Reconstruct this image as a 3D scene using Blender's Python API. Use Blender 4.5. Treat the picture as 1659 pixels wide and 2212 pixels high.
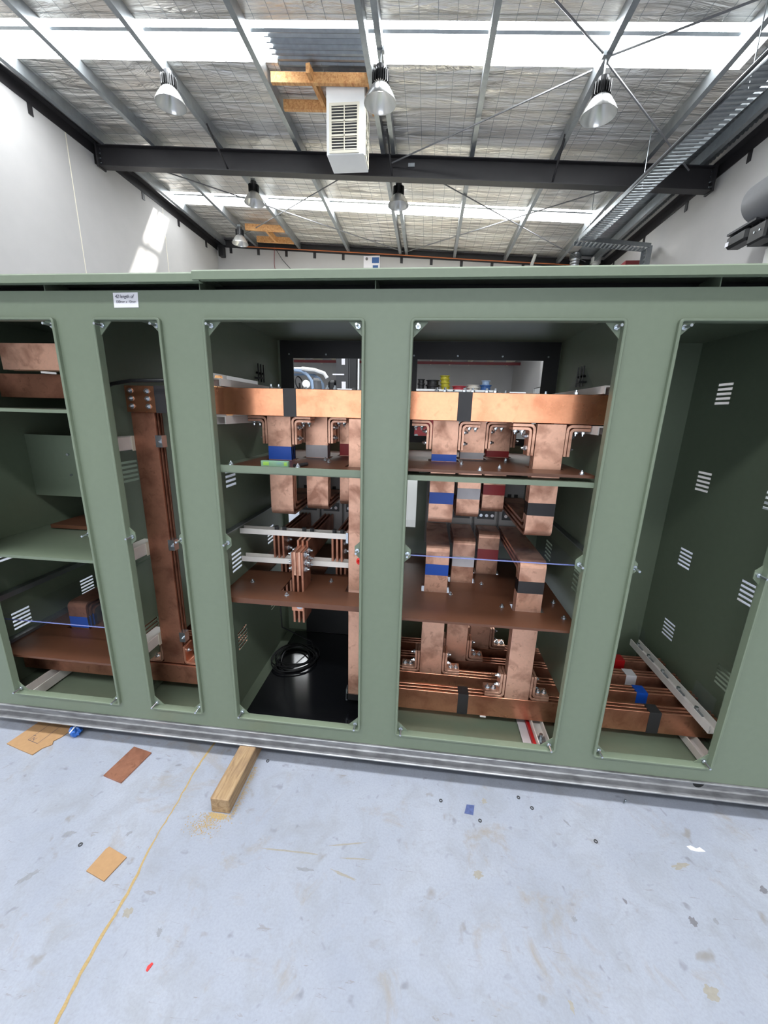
import bpy, math, random
from mathutils import Vector, Matrix
random.seed(7)
for o in list(bpy.data.objects): bpy.data.objects.remove(o)
SC = bpy.context.scene
COL = SC.collection
PI = math.pi

# ------------------------------------------------------------------ camera
# ultra-wide phone lens, eye 1.475 m above the slab, 1.3 m in front of the cabinet
yaw, pitch, roll = math.radians(-5.864), math.radians(14.488), math.radians(1.491)
fwd = Vector((math.sin(yaw)*math.cos(pitch), math.cos(yaw)*math.cos(pitch), -math.sin(pitch)))
rgt = Vector((math.cos(yaw), -math.sin(yaw), 0)); upv = rgt.cross(fwd)
r2 = rgt*math.cos(roll)+upv*math.sin(roll); u2 = upv*math.cos(roll)-rgt*math.sin(roll)
cam = bpy.data.cameras.new('camera'); co = bpy.data.objects.new('camera', cam); COL.objects.link(co)
cam.sensor_fit = 'VERTICAL'; cam.sensor_height = 36.0; cam.lens = 831.0/2212.0*36.0
cam.clip_start = 0.05; cam.clip_end = 200
co.matrix_world = Matrix(((r2.x, u2.x, -fwd.x, 0), (r2.y, u2.y, -fwd.y, -1.3), (r2.z, u2.z, -fwd.z, 1.475), (0, 0, 0, 1)))
SC.camera = co
# ------------------------------------------------------------------ world, sun, exposure
w = bpy.data.worlds.new('overcast_sky'); SC.world = w; w.use_nodes = True
w.node_tree.nodes['Background'].inputs[0].default_value = (0.86, 0.93, 1.0, 1)
w.node_tree.nodes['Background'].inputs[1].default_value = 2.3
SKY = 27.0            # brightness of the translucent roof sheets
sun = bpy.data.lights.new('sun', 'SUN'); sun.energy = 42.0; sun.angle = math.radians(4.5); sun.color = (1, .96, .9)
so = bpy.data.objects.new('sun', sun); COL.objects.link(so)
so.rotation_euler = Vector((-1.0, -0.62, -1.0)).to_track_quat('-Z', 'Y').to_euler(); so.location = (0, 0, 12)
pl = bpy.data.lights.new('door_portal', 'AREA'); pl.shape = 'RECTANGLE'; pl.size = 6.6; pl.size_y = 4.2; pl.cycles.is_portal = True
po = bpy.data.objects.new('door_portal', pl); COL.objects.link(po); po.location = (-.6, -6.99, 2.1); po.rotation_euler = (math.radians(90), 0, math.radians(180))   # daylight through the open vehicle door behind the camera
SC.view_settings.view_transform = 'Standard'; SC.view_settings.look = 'None'
SC.view_settings.exposure = 0.25; SC.view_settings.gamma = 1.0
SC.view_settings.use_curve_mapping = False

# ------------------------------------------------------------------ helpers
def lin(c):
    return tuple(((v/255)/12.92 if v/255 <= .04045 else ((v/255+.055)/1.055)**2.4) for v in c)
class NT:
    def __init__(s, name):
        s.m = bpy.data.materials.new(name); s.m.use_nodes = True
        s.t = s.m.node_tree; s.n = s.t.nodes; s.l = s.t.links; s.b = s.n['Principled BSDF']
        s.tc = s.n.new('ShaderNodeTexCoord'); s.out = s.n['Material Output']
    def node(s, kind, **kw):
        nd = s.n.new(kind)
        for k, v in kw.items():
            if k in nd.inputs: nd.inputs[k].default_value = v
            else: setattr(nd, k, v)
        return nd
    def coords(s, scale=(1, 1, 1), rot=(0, 0, 0)):
        mp = s.node('ShaderNodeMapping'); mp.inputs['Scale'].default_value = scale; mp.inputs['Rotation'].default_value = rot
        s.l.new(s.geo().outputs['Position'], mp.inputs[0]); return mp.outputs[0]
    def geo(s):
        if not hasattr(s, '_g'): s._g = s.node('ShaderNodeNewGeometry')
        return s._g
    def noise(s, scale, vec, detail=4, rough=.55, dist=0):
        nd = s.node('ShaderNodeTexNoise', Scale=scale, Detail=detail, Roughness=rough, Distortion=dist)
        s.l.new(vec, nd.inputs['Vector']); return nd.outputs['Fac']
    def ramp(s, fac, stops):
        r = s.node('ShaderNodeValToRGB'); e = r.color_ramp.elements
        while len(e) < len(stops): e.new(.5)
        for i, (p, c) in enumerate(stops):
            e[i].position = p; e[i].color = c if len(c) == 4 else (*c, 1)
        s.l.new(fac, r.inputs[0]); return r.outputs[0]
    def mix(s, fac, a, b):
        m = s.node('ShaderNodeMix', data_type='RGBA')
        for sock, v in ((m.inputs[0], fac), (m.inputs[6], a), (m.inputs[7], b)):
            if hasattr(v, 'links'): s.l.new(v, sock)
            else: sock.default_value = v if isinstance(v, (int, float)) else (*v[:3], 1)
        return m.outputs[2]
    def bump(s, h, strength=.2, dist=.01):
        b = s.node('ShaderNodeBump', Strength=strength, Distance=dist); s.l.new(h, b.inputs['Height'])
        s.l.new(b.outputs[0], s.b.inputs['Normal'])
    def col(s, sock): s.l.new(sock, s.b.inputs['Base Color'])
def simple(name, rgb, rough=.5, metal=0, var=.0, vscale=6, spec=.5, stretch=(1, 1, 1), bump=0):
    t = NT(name); c = lin(rgb)
    t.b.inputs['Roughness'].default_value = rough; t.b.inputs['Metallic'].default_value = metal
    t.b.inputs['Specular IOR Level'].default_value = spec
    v = t.coords(stretch); n = t.noise(vscale, v)
    t.col(t.ramp(n, [(.25, tuple(x*(1-var) for x in c)), (.75, tuple(min(1, x*(1+var)) for x in c))]))
    if bump: t.bump(n, bump)
    return t.m
M = {}
M['green'] = simple('green_powder_coat', (113, 124, 105), .40, 0, .03, 40, .5)
M['white_wall'] = simple('white_painted_concrete', (178, 176, 174), .8, 0, .03, 3)
M['black_steel'] = simple('black_painted_steel', (38, 36, 38), .5, 0, .1, 8)
M['galv'] = simple('galvanised_steel', (150, 155, 158), .38, .75, .12, 14)
M['galv_rail'] = simple('galvanised_channel', (158, 158, 160), .36, .55, .35, 26, stretch=(.6, 1, 2))
M['zinc'] = simple('zinc_plated_fastener', (205, 212, 218), .22, .9, .05, 20)
M['alu'] = simple('spun_aluminium', (214, 216, 218), .3, .8, .05, 12)
M['brown'] = simple('brown_insulating_board', (98, 62, 44), .42, 0, .06, 30)
M['white_fibre'] = simple('white_glass_fibre_channel', (232, 226, 220), .55, 0, .04, 20)
M['tape_black'] = simple('black_tape', (40, 38, 39), .5, 0, .1, 30)
M['tape_blue'] = simple('blue_tape', (18, 72, 165), .42, 0, .06, 30)
M['tape_white'] = simple('white_tape', (205, 200, 202), .45, 0, .04, 30)
M['tape_red'] = simple('red_tape', (172, 22, 26), .42, 0, .06, 30)
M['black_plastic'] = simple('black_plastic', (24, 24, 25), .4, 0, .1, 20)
M['grey_plastic'] = simple('grey_moulded_plastic', (150, 148, 146), .5, 0, .06, 20)
M['black_floor'] = simple('black_glossy_sheet', (20, 21, 24), .12, 0, .1, 6, .6)
M['white_metal'] = simple('white_sheet_metal', (236, 236, 234), .45, 0, .02, 6)
M['cream'] = simple('cream_grille_plastic', (228, 222, 204), .5, 0, .02, 6)
M['paper'] = simple('white_paper', (232, 230, 234), .8, 0, .02, 20)
M['ink'] = simple('blue_black_ink', (62, 60, 78), .7)
M['card'] = simple('brown_cardboard', (166, 130, 92), .85, 0, .07, 60)
M['pine'] = None
M['blue_plastic'] = simple('blue_plastic_film', (36, 92, 170), .3, 0, .25, 60)
M['red_plastic'] = simple('red_plastic', (226, 52, 50), .4, 0, .05, 20)
M['dark_grey'] = simple('dark_grey_paint', (58, 58, 60), .5, 0, .08, 10)
M['mid_grey'] = simple('mid_grey_paint', (112, 112, 114), .5, 0, .06, 10)
M['pale_blue'] = simple('pale_blue_paint', (150, 172, 200), .35, 0, .05, 8)
M['pvc'] = simple('white_plastic_pipe', (214, 214, 210), .45, 0, .03, 8)
M['orange_cable'] = simple('orange_cable_sheath', (176, 98, 50), .5, 0, .05, 8)
M['yellow_reel'] = simple('yellow_green_plastic', (176, 166, 40), .5, 0, .1, 12)
M['blue_reel'] = simple('blue_reel_plastic', (50, 92, 150), .5, 0, .1, 12)
M['red_reel'] = simple('red_reel_plastic', (166, 50, 62), .5, 0, .1, 12)
M['white_reel'] = simple('off_white_reel_plastic', (212, 206, 196), .5, 0, .05, 12)
M['maroon'] = simple('maroon_paint', (120, 40, 44), .5, 0, .05, 8)
M['green_vial'] = simple('green_vial_fluid', (158, 205, 92), .2, 0, .05, 20)
M['sawdust'] = simple('yellow_sawdust', (166, 142, 98), .95, 0, .15, 200)
M['blue_patch'] = simple('faded_blue_tape', (76, 88, 132), .6, 0, .25, 90)
M['shutter'] = simple('grey_roller_curtain', (168, 172, 172), .45, .3, .04, 6)
M['pink_copper'] = simple('bright_bare_copper', (226, 160, 130), .42, .75, .1, 30)

def copper(name, bright, dark, lo, hi, rough=.36, metal=.72):
    t = NT(name); t.b.inputs['Metallic'].default_value = metal
    v = t.coords((1, 1, 1)); n1 = t.noise(11, v, 4, .5, .35); n2 = t.noise(90, v, 3, .5, .2); n3 = t.noise(30, v, 4, .6, .6)
    st = t.ramp(n1, [(lo, (0, 0, 0)), (hi, (1, 1, 1))])
    c = t.mix(st, lin(bright), lin(dark))
    sp = t.ramp(n3, [(.58, (0, 0, 0)), (.68, (.55, .55, .55))]); c = t.mix(sp, c, lin(dark))
    fine = t.ramp(n2, [(.3, (.92, .92, .92)), (.7, (1, 1, 1))])
    mm = t.node('ShaderNodeMix', data_type='RGBA', blend_type='MULTIPLY'); mm.inputs[0].default_value = 1
    t.l.new(c, mm.inputs[6]); t.l.new(fine, mm.inputs[7]); t.col(mm.outputs[2])
    rr = t.node('ShaderNodeMapRange'); rr.inputs[3].default_value = rough-.06; rr.inputs[4].default_value = rough+.16
    t.l.new(n1, rr.inputs[0]); t.l.new(rr.outputs[0], t.b.inputs['Roughness'])
    return t.m
M['copper'] = copper('handled_copper', (228, 178, 152), (172, 124, 102), .50, .68)
M['copper_clean'] = copper('clean_copper', (226, 156, 118), (204, 134, 98), .48, .75, .2, .88)
M['copper_mid'] = copper('lower_bus_copper', (206, 144, 114), (168, 108, 82), .45, .72, .26, .8)
M['copper_dull'] = copper('dull_copper', (194, 136, 110), (148, 98, 78), .45, .7, .36)

def pine_mat():
    t = NT('pine_timber'); t.b.inputs['Roughness'].default_value = .7
    v = t.coords((14, 3, 14)); n = t.noise(2.2, v, 5, .6, .8)
    t.col(t.ramp(n, [(.3, lin((176, 116, 66))), (.55, lin((212, 160, 104))), (.8, lin((226, 184, 130)))]))
    t.bump(n, .15, .003); return t.m
M['pine'] = pine_mat()
def post_mat():
    t = NT('weathered_hardwood'); t.b.inputs['Roughness'].default_value = .75
    v = t.coords((26, 3, 26)); n = t.noise(1.6, v, 6, .65, 1.0); v2 = t.coords((1, 1, 1)); n2 = t.noise(14, v2, 4)
    c = t.ramp(n, [(.3, lin((124, 98, 72))), (.5, lin((160, 132, 98))), (.75, lin((182, 156, 122)))])
    t.col(t.mix(t.ramp(n2, [(.45, (0, 0, 0)), (.75, (.6, .6, .6))]), c, lin((128, 102, 82)))); t.bump(n, .3, .004); return t.m
M['post'] = post_mat()
def foil_mat():
    t = NT('foil_roof_blanket'); t.b.inputs['Metallic'].default_value = .75; t.b.inputs['Roughness'].default_value = .3
    v = t.coords((.45, 3.0, 1)); n = t.noise(2.0, v, 5, .6, 1.0); v2 = t.coords((.5, 1.6, 1)); n2 = t.noise(1.6, v2, 3, .5, .6)
    c = t.ramp(n, [(.3, lin((206, 203, 198))), (.7, lin((250, 249, 246)))])
    t.col(t.mix(t.ramp(n2, [(.35, (0, 0, 0)), (.75, (.6, .6, .6))]), c, lin((228, 216, 202))))
    ad = t.node('ShaderNodeMath', operation='ADD'); t.l.new(n, ad.inputs[0]); t.l.new(n2, ad.inputs[1])
    t.bump(ad.outputs[0], .8, .12); return t.m
M['foil'] = foil_mat()
def floor_mat():
    t = NT('painted_concrete_slab'); t.b.inputs['Roughness'].default_value = .5; t.b.inputs['Specular IOR Level'].default_value = .35
    v = t.coords(); v3 = t.coords((1, 1, 1), (0, 0, .6)); vs = t.coords((2.0, 11, 1), (0, 0, .35)); vs2 = t.coords((9, 2, 1), (0, 0, .5))
    big = t.noise(2.2, v, 5, .6, .4); mid = t.noise(9, v, 7, .68, .8); fine = t.noise(140, v, 3, .6)
    c = t.ramp(big, [(.3, lin((146, 151, 164))), (.7, lin((160, 164, 175)))])
    c = t.mix(t.ramp(mid, [(.48, (0, 0, 0)), (.75, (.6, .6, .6))]), c, lin((136, 137, 139)))
    brown = t.noise(4.5, v3, 6, .72, 1.0); c = t.mix(t.ramp(brown, [(.57, (0, 0, 0)), (.74, (.8, .8, .8))]), c, lin((144, 134, 120)))
    spots = t.noise(22, v, 2, .5, .3); c = t.mix(t.ramp(spots, [(.67, (0, 0, 0)), (.76, (.5, .5, .5))]), c, lin((100, 98, 102)))
    rings = t.noise(13, v3, 3, .5, .3); c = t.mix(t.ramp(rings, [(.66, (0, 0, 0)), (.76, (.6, .6, .6))]), c, lin((122, 113, 98)))
    scr = t.noise(5, vs, 5, .7, 1.6); c = t.mix(t.ramp(scr, [(.64, (0, 0, 0)), (.69, (.5, .5, .5))]), c, lin((122, 114, 106)))
    sc2 = t.noise(6, vs2, 5, .7, 1.2); c = t.mix(t.ramp(sc2, [(.68, (0, 0, 0)), (.72, (.45, .45, .45))]), c, lin((112, 110, 112)))
    c = t.mix(t.ramp(fine, [(.4, (0, 0, 0)), (.9, (.35, .35, .35))]), c, lin((120, 122, 128)))
    t.col(c); t.bump(mid, .08, .004); return t.m
M['floor'] = floor_mat()
def emit(name, rgb, strength, clear=0):
    t = NT(name); e = t.node('ShaderNodeEmission'); e.inputs[0].default_value = (*rgb, 1); e.inputs[1].default_value = strength
    if clear:
        tr = t.node('ShaderNodeBsdfTransparent'); mx = t.node('ShaderNodeMixShader'); mx.inputs[0].default_value = clear
        t.l.new(e.outputs[0], mx.inputs[1]); t.l.new(tr.outputs[0], mx.inputs[2]); t.l.new(mx.outputs[0], t.out.inputs[0])
    else: t.l.new(e.outputs[0], t.out.inputs[0])
    return t.m
M['skylight'] = emit('daylit_translucent_sheet', (.93, .97, 1.0), SKY)
M['skylight_clear'] = emit('daylit_clear_sheet', (.93, .97, 1.0), SKY, .5)
def clear_mat(name, rgb, alpha):
    t = NT(name); t.b.inputs['Base Color'].default_value = (*lin(rgb), 1); t.b.inputs['Roughness'].default_value = .05
    t.b.inputs['Alpha'].default_value = alpha; return t.m
M['acrylic'] = clear_mat('clear_acrylic', (120, 126, 140), .07)
M['acrylic_edge'] = clear_mat('acrylic_polished_edge', (150, 160, 225), .75)
M['vinyl'] = clear_mat('clear_green_plastic', (180, 230, 190), .45)
def shade_mat():
    t = NT('prismatic_lamp_reflector'); t.b.inputs['Base Color'].default_value = (*lin((206, 206, 204)), 1)
    t.b.inputs['Roughness'].default_value = .22; t.b.inputs['Metallic'].default_value = .8
    tr = t.node('ShaderNodeBsdfTranslucent'); tr.inputs[0].default_value = (.9, .9, .86, 1)
    mx = t.node('ShaderNodeMixShader'); mx.inputs[0].default_value = .12
    t.l.new(t.b.outputs[0], mx.inputs[1]); t.l.new(tr.outputs[0], mx.inputs[2]); t.l.new(mx.outputs[0], t.out.inputs[0]); return t.m
M['shade'] = shade_mat()
M['lamp_glow'] = emit('glowing_led_disc', (1, .97, .9), 9)  # emissive disc brightens the one lamp backlit by the skylight

ORG = {}
class MB:
    """collects shapes in world coordinates, builds them as one mesh object"""
    def __init__(s): s.v = []; s.f = []
    def add(s, vs, fs):
        k = len(s.v); s.v += [tuple(p) for p in vs]; s.f += [tuple(i+k for i in f) for f in fs]; return s
    def box(s, x0, x1, y0, y1, z0, z1):
        return s.add([(x0,y0,z0),(x1,y0,z0),(x1,y1,z0),(x0,y1,z0),(x0,y0,z1),(x1,y0,z1),(x1,y1,z1),(x0,y1,z1)],
                     [(3,2,1,0),(4,5,6,7),(0,1,5,4),(1,2,6,5),(2,3,7,6),(3,0,4,7)])
    def cyl(s, p0, p1, r, n=10, r1=None, caps=True):
        p0, p1 = Vector(p0), Vector(p1); d = (p1-p0).normalized(); r1 = r if r1 is None else r1
        a = d.orthogonal().normalized(); b = d.cross(a)
        vs = [p0+(a*math.cos(2*PI*i/n)+b*math.sin(2*PI*i/n))*r for i in range(n)]+[p1+(a*math.cos(2*PI*i/n)+b*math.sin(2*PI*i/n))*r1 for i in range(n)]
        fs = [(i, (i+1) % n, n+(i+1) % n, n+i) for i in range(n)]
        if caps: fs += [tuple(range(n-1, -1, -1)), tuple(range(n, 2*n))]
        return s.add(vs, fs)
    def tube(s, pts, r, n=8):
        pts = [Vector(p) for p in pts]; rings = []; a = None
        for i, p in enumerate(pts):
            d = (pts[min(i+1, len(pts)-1)]-pts[max(i-1, 0)]).normalized()
            if a is None: a = d.orthogonal().normalized()
            a = (a-d*a.dot(d)).normalized(); b = d.cross(a)
            rings.append([p+(a*math.cos(2*PI*j/n)+b*math.sin(2*PI*j/n))*r for j in range(n)])
        vs = [q for rg in rings for q in rg]; m = len(pts)
        fs = [(i*n+j, i*n+(j+1) % n, (i+1)*n+(j+1) % n, (i+1)*n+j) for i in range(m-1) for j in range(n)]
        fs += [tuple(range(n-1, -1, -1)), tuple(range((m-1)*n, m*n))]
        return s.add(vs, fs)
    def lathe(s, c, prof, n=24, axis=(0, 0, 1)):
        c = Vector(c); ax = Vector(axis).normalized(); a = ax.orthogonal().normalized(); b = ax.cross(a); vs = []
        for r, h in prof: vs += [c+ax*h+(a*math.cos(2*PI*i/n)+b*math.sin(2*PI*i/n))*r for i in range(n)]
        return s.add(vs, [(k*n+i, k*n+(i+1) % n, (k+1)*n+(i+1) % n, (k+1)*n+i) for k in range(len(prof)-1) for i in range(n)])
    def extrude(s, poly, fn, d0, d1):
        """poly: 2D outline, fn(u,v,d) -> world point"""
        n = len(poly); vs = [fn(u, v, d0) for u, v in poly]+[fn(u, v, d1) for u, v in poly]
        return s.add(vs, [(i, (i+1) % n, n+(i+1) % n, n+i) for i in range(n)]+[tuple(range(n-1, -1, -1)), tuple(range(n, 2*n))])
    def plate(s, us, vs_, d0, d1, holes, fn):
        """flat plate with rectangular holes; us=(u0,u1), vs_=(v0,v1), fn(u,v,d)"""
        U = sorted({us[0], us[1], *[min(max(h[i], us[0]), us[1]) for h in holes for i in (0, 1)]})
        V = sorted({vs_[0], vs_[1], *[min(max(h[i], vs_[0]), vs_[1]) for h in holes for i in (2, 3)]})
        nu, nv = len(U)-1, len(V)-1
        solid = [[not any(h[0] < (U[i]+U[i+1])/2 < h[1] and h[2] < (V[j]+V[j+1])/2 < h[3] for h in holes) for j in range(nv)] for i in range(nu)]
        idx = {}
        def pt(i, j, k):
            if (i, j, k) not in idx: idx[(i, j, k)] = len(s.v); s.v.append(tuple(fn(U[i], V[j], d1 if k else d0)))
            return idx[(i, j, k)]
        ok = lambda i, j: 0 <= i < nu and 0 <= j < nv and solid[i][j]
        for i in range(nu):
            for j in range(nv):
                if not solid[i][j]: continue
                s.f.append((pt(i,j,0), pt(i+1,j,0), pt(i+1,j+1,0), pt(i,j+1,0)))
                s.f.append((pt(i,j,1), pt(i,j+1,1), pt(i+1,j+1,1), pt(i+1,j,1)))
                if not ok(i-1, j): s.f.append((pt(i,j,0), pt(i,j+1,0), pt(i,j+1,1), pt(i,j,1)))
                if not ok(i+1, j): s.f.append((pt(i+1,j,0), pt(i+1,j,1), pt(i+1,j+1,1), pt(i+1,j+1,0)))
                if not ok(i, j-1): s.f.append((pt(i,j,0), pt(i,j,1), pt(i+1,j,1), pt(i+1,j,0)))
                if not ok(i, j+1): s.f.append((pt(i,j+1,0), pt(i+1,j+1,0), pt(i+1,j+1,1), pt(i,j+1,1)))
        return s
    def build(s, name, mat, parent=None, smooth=False, bevel=0):
        org = ORG.get(parent.name, Vector((0, 0, 0))) if parent else Vector((0, 0, 0))
        me = bpy.data.meshes.new(name); me.from_pydata([tuple(Vector(p)-org) for p in s.v], [], s.f); me.update()
        import bmesh
        bm = bmesh.new(); bm.from_mesh(me); bmesh.ops.recalc_face_normals(bm, faces=bm.faces)
        if bevel: bmesh.ops.bevel(bm, geom=list(bm.edges), offset=bevel, segments=1, affect='EDGES', clamp_overlap=True)
        bm.to_mesh(me); bm.free()
        me.materials.append(M[mat] if isinstance(mat, str) else mat)
        if smooth:
            me.polygons.foreach_set('use_smooth', [True]*len(me.polygons))
            if hasattr(me, 'set_sharp_from_angle'): me.set_sharp_from_angle(angle=math.radians(40))
        o = bpy.data.objects.new(name, me); COL.objects.link(o)
        if parent: o.parent = parent; ORG[o.name] = org
        return o
XZ = lambda u, v, d: (u, d, v)
YZ = lambda u, v, d: (d, u, v)
XY = lambda u, v, d: (u, v, d)
def tag(o, label, cat, group=None):
    o['label'] = label; o['category'] = cat
    if group: o['group'] = group
    return o
def thing(name, label, cat, loc, group=None):
    o = bpy.data.objects.new(name, None); COL.objects.link(o); o.location = loc; o.empty_display_size = .1
    ORG[o.name] = Vector(loc); return tag(o, label, cat, group)
def struct(o): o['kind'] = 'structure'; return o
def label(o, text): o['label'] = text; return o
def bend(path, t, r, seg=5):
    """outline of a strip of thickness t following a 2D polyline with rounded corners (radius r at centre line)"""
    P = [Vector(p) for p in path]; c = [P[0]]
    for i in range(1, len(P)-1):
        a, b = (P[i-1]-P[i]).normalized(), (P[i+1]-P[i]).normalized(); p0, p1 = P[i]+a*r, P[i]+b*r
        ctr = P[i]+a*r+b*r
        for k in range(seg+1):
            q = p0.lerp(p1, k/seg)-ctr
            c.append(ctr+q.normalized()*r)
    c.append(P[-1]); L, Rr = [], []
    for i, p in enumerate(c):
        d = (c[min(i+1, len(c)-1)]-c[max(i-1, 0)]).normalized(); n = Vector((-d.y, d.x))
        L.append(p+n*t/2); Rr.append(p-n*t/2)
    return [tuple(p) for p in L+Rr[::-1]]
def bolt(parent, p, d, r=.008, h=.012, name='bolt'):
    """hex bolt head with washer at p pointing along d"""
    p, d = Vector(p), Vector(d).normalized(); m = MB()
    m.cyl(p-d*.002, p+d*.003, r*1.5, 12); m.cyl(p+d*.003, p+d*(.003+h*.6), r, 6); m.cyl(p+d*.003, p+d*(.006+h), r*.55, 8)
    return m.build(name, 'zinc', parent)

# =================================================================== THE SHED
RA, RB = 5.47, -0.063                  # underside of roof blanket: z = RA + RB*x
rz = lambda x, off=0: RA+RB*x+off
XL, XR, YF, YB = -5.8, 4.08, 9.84, -7.0
floor = struct(MB().box(XL-.2, XR+.2, YB-.2, YF+.2, -.2, 0).build('floor', 'floor'))
struct(MB().box(XL-.2, XL, YB, YF+.2, 0, 6.2).build('wall_left', 'white_wall'))
# right wall has the roller door opening (closed by its curtain)
struct(MB().plate((YB, YF+.2), (0, 6.0), XR, XR+.2, [(1.0, 4.25, -.1, 3.75)], YZ).build('wall_right', 'white_wall'))
struct(MB().box(XL, XR, YF, YF+.2, 0, 6.2).build('wall_far', 'white_wall'))
struct(MB().plate((XL, XR), (0, 6.2), YB-.2, YB, [(-3.9, 2.7, -.1, 4.2)], XZ).build('wall_back', 'white_wall'))
struct(MB().box(-14, 14, -26, YB-.2, -.2, -.01).build('floor_apron', 'floor'))
wl = bpy.data.objects['wall_left']
for y in (-2.0, .7, 3.1, 5.35, 7.62): MB().box(XL, XL+.004, y-.006, y+.006, 0, 5.6).build('panel_joint', 'cream', wl)
# roof: foil blanket with slots for the translucent sheets
SKYS = [(-3.95, -3.4), (-.74, -.14), (3.93, 4.46), (7.57, 8.07)]
roofxy = lambda u, v, d: (u, v, rz(u)+d)
ceil_holes = [(XL+.05, 3.25, a, b) for a, b in SKYS]
ceiling = struct(MB().plate((XL-.2, 3.32), (YB-.2, YF+.2), 0, .03, ceil_holes+[(-2.05, -.95, 4.46, 4.62)], roofxy).build('ceiling', 'foil'))
# corrugated steel above: a bare strip along the right eave and over the cooler
def corrugated(x0, x1, y0, y1, off, amp=.012, pitch=.076):
    m = MB(); n = int((y1-y0)/pitch*4); k = len(m.v)
    ys = [y0+(y1-y0)*i/n for i in range(n+1)]
    vs = [(x, y, rz(x, off)+amp*math.sin(2*PI*(y-y0)/pitch)) for x in (x0, x1) for y in ys]
    return m.add(vs, [(i, i+1, n+2+i, n+1+i) for i in range(n)])
corrugated(3.30, XR+.2, YB-.2, YF+.2, .06).build('roof_sheet', 'galv', ceiling)
corrugated(-2.1, -.9, 4.12, 4.7, .045).build('roof_sheet', 'galv', ceiling)
wi = 0
for a, b in SKYS:
    wi += 1
    xs = [XL+.05, -2.0, -.95, 3.25] if wi == 3 else [XL+.05, 3.25]
    if wi == 3: segs = [(XL+.05, -2.05, 'skylight'), (-.9, 3.25, 'skylight')]
    elif wi == 4: segs = [(XL+.05, -3.2, 'skylight_clear'), (-3.2, 3.25, 'skylight')]
    else: segs = [(XL+.05, 3.25, 'skylight')]
    root = None
    for x0, x1, mt in segs:
        o = MB().add([(x0,a,rz(x0,.04)),(x1,a,rz(x1,.04)),(x1,b,rz(x1,.04)),(x0,b,rz(x0,.04))], [(0,1,2,3)]).build('window_%d' % wi if root is None else 'sheet', mt, root)
        if root is None: root = struct(o)
    MB().add([(x, y, rz(x, dz)) for x in (XL+.05, 3.25) for y, dz in ((a+.12, .02), (a+.15, .005), (a+.18, .02))],
             [(0,1,4,3), (1,2,5,4), (0,3,5,2)]).build('sheet_rib', 'galv', root)
# galvanised purlins running into the depth (C section)
for x in (-5.55, -4.66, -3.49, -2.2, -.86, -.70, .44, 1.69, 2.96, 3.75):
    f = -1 if x < .4 else 1
    zb, zt = rz(x, -.15), rz(x, 0)
    prof = [(x, zb), (x+.065*f, zb), (x+.065*f, zb+.016), (x+.060*f, zb+.016), (x+.060*f, zb+.004), (x+.003*f, zb+.004), (x+.003*f, zt-.003), (x+.065*f, zt-.003), (x+.065*f, zt), (x, zt)]
    MB().extrude(prof, XZ, YB, YF).build('purlin', 'galv', ceiling)
# safety mesh wires under the blanket (too many to count)
m = MB()
x = XL+.1
while x < 3.3:
    for ya, yb in ((2.6, 3.93), (4.46, 7.57), (8.07, YF)):
        m.add([(x-.0025, ya, rz(x,-.004)), (x+.0025, ya, rz(x,-.004)), (x+.0025, yb, rz(x,-.004)), (x-.0025, yb, rz(x,-.004))], [(0,1,2,3)])
    x += .2
y = 2.6
while y < YF:
    if not any(a-.02 < y < b+.02 for a, b in SKYS):
        m.add([(XL, y-.0025, rz(XL,-.004)), (3.3, y-.0025, rz(3.3,-.004)), (3.3, y+.0025, rz(3.3,-.004)), (XL, y+.0025, rz(XL,-.004))], [(0,1,2,3)])
    y += .18
wm = m.build('safety_wire_mesh', 'galv', ceiling); wm['kind'] = 'stuff'
# black wall-top angles with fixing tabs
def wall_angle(name, pts, tabs, nrm):
    (x0, y0, z0), (x1, y1, z1) = pts; m = MB(); n = Vector(nrm)
    a, b = Vector(pts[0]), Vector(pts[1]); U = Vector((0, 0, 1))
    for o0, o1, h0, h1 in ((0, .012, 0, .16), (0, .10, .148, .16)):
        q = [a+n*o0+U*h0, a+n*o1+U*h0, a+n*o1+U*h1, a+n*o0+U*h1]; r = [p+(b-a) for p in q]
        m.add(q+r, [(0,1,2,3),(7,6,5,4),(0,4,5,1),(1,5,6,2),(2,6,7,3),(3,7,4,0)])
    t = struct(m.build(name, 'black_steel'))
    for k in range(tabs):
        p = a.lerp(b, (k+.5)/tabs); d = (b-a).normalized()
        q = [p+d*s*.035+n*o+U*h for h in (-.13, .01) for o in (0, .012) for s in (-1, 1)]
        MB().add(q, [(0,1,3,2),(4,6,7,5),(0,4,5,1),(2,3,7,6),(0,2,6,4),(1,5,7,3)]).build('fixing_tab', 'black_steel', t)
    return t
wall_angle('trim_1', ((XL, YB, rz(XL,-.28)), (XL, YF, rz(XL,-.28))), 15, (1, 0, 0))
wall_angle('trim_2', ((XR, YB, rz(XR,-.26)), (XR, YF, rz(XR,-.26))), 13, (-1, 0, 0))
wall_angle('trim_3', ((XL, YF, rz(XL,-.2)), (XR, YF, rz(XR,-.2))), 13, (0, -1, 0))
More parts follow.
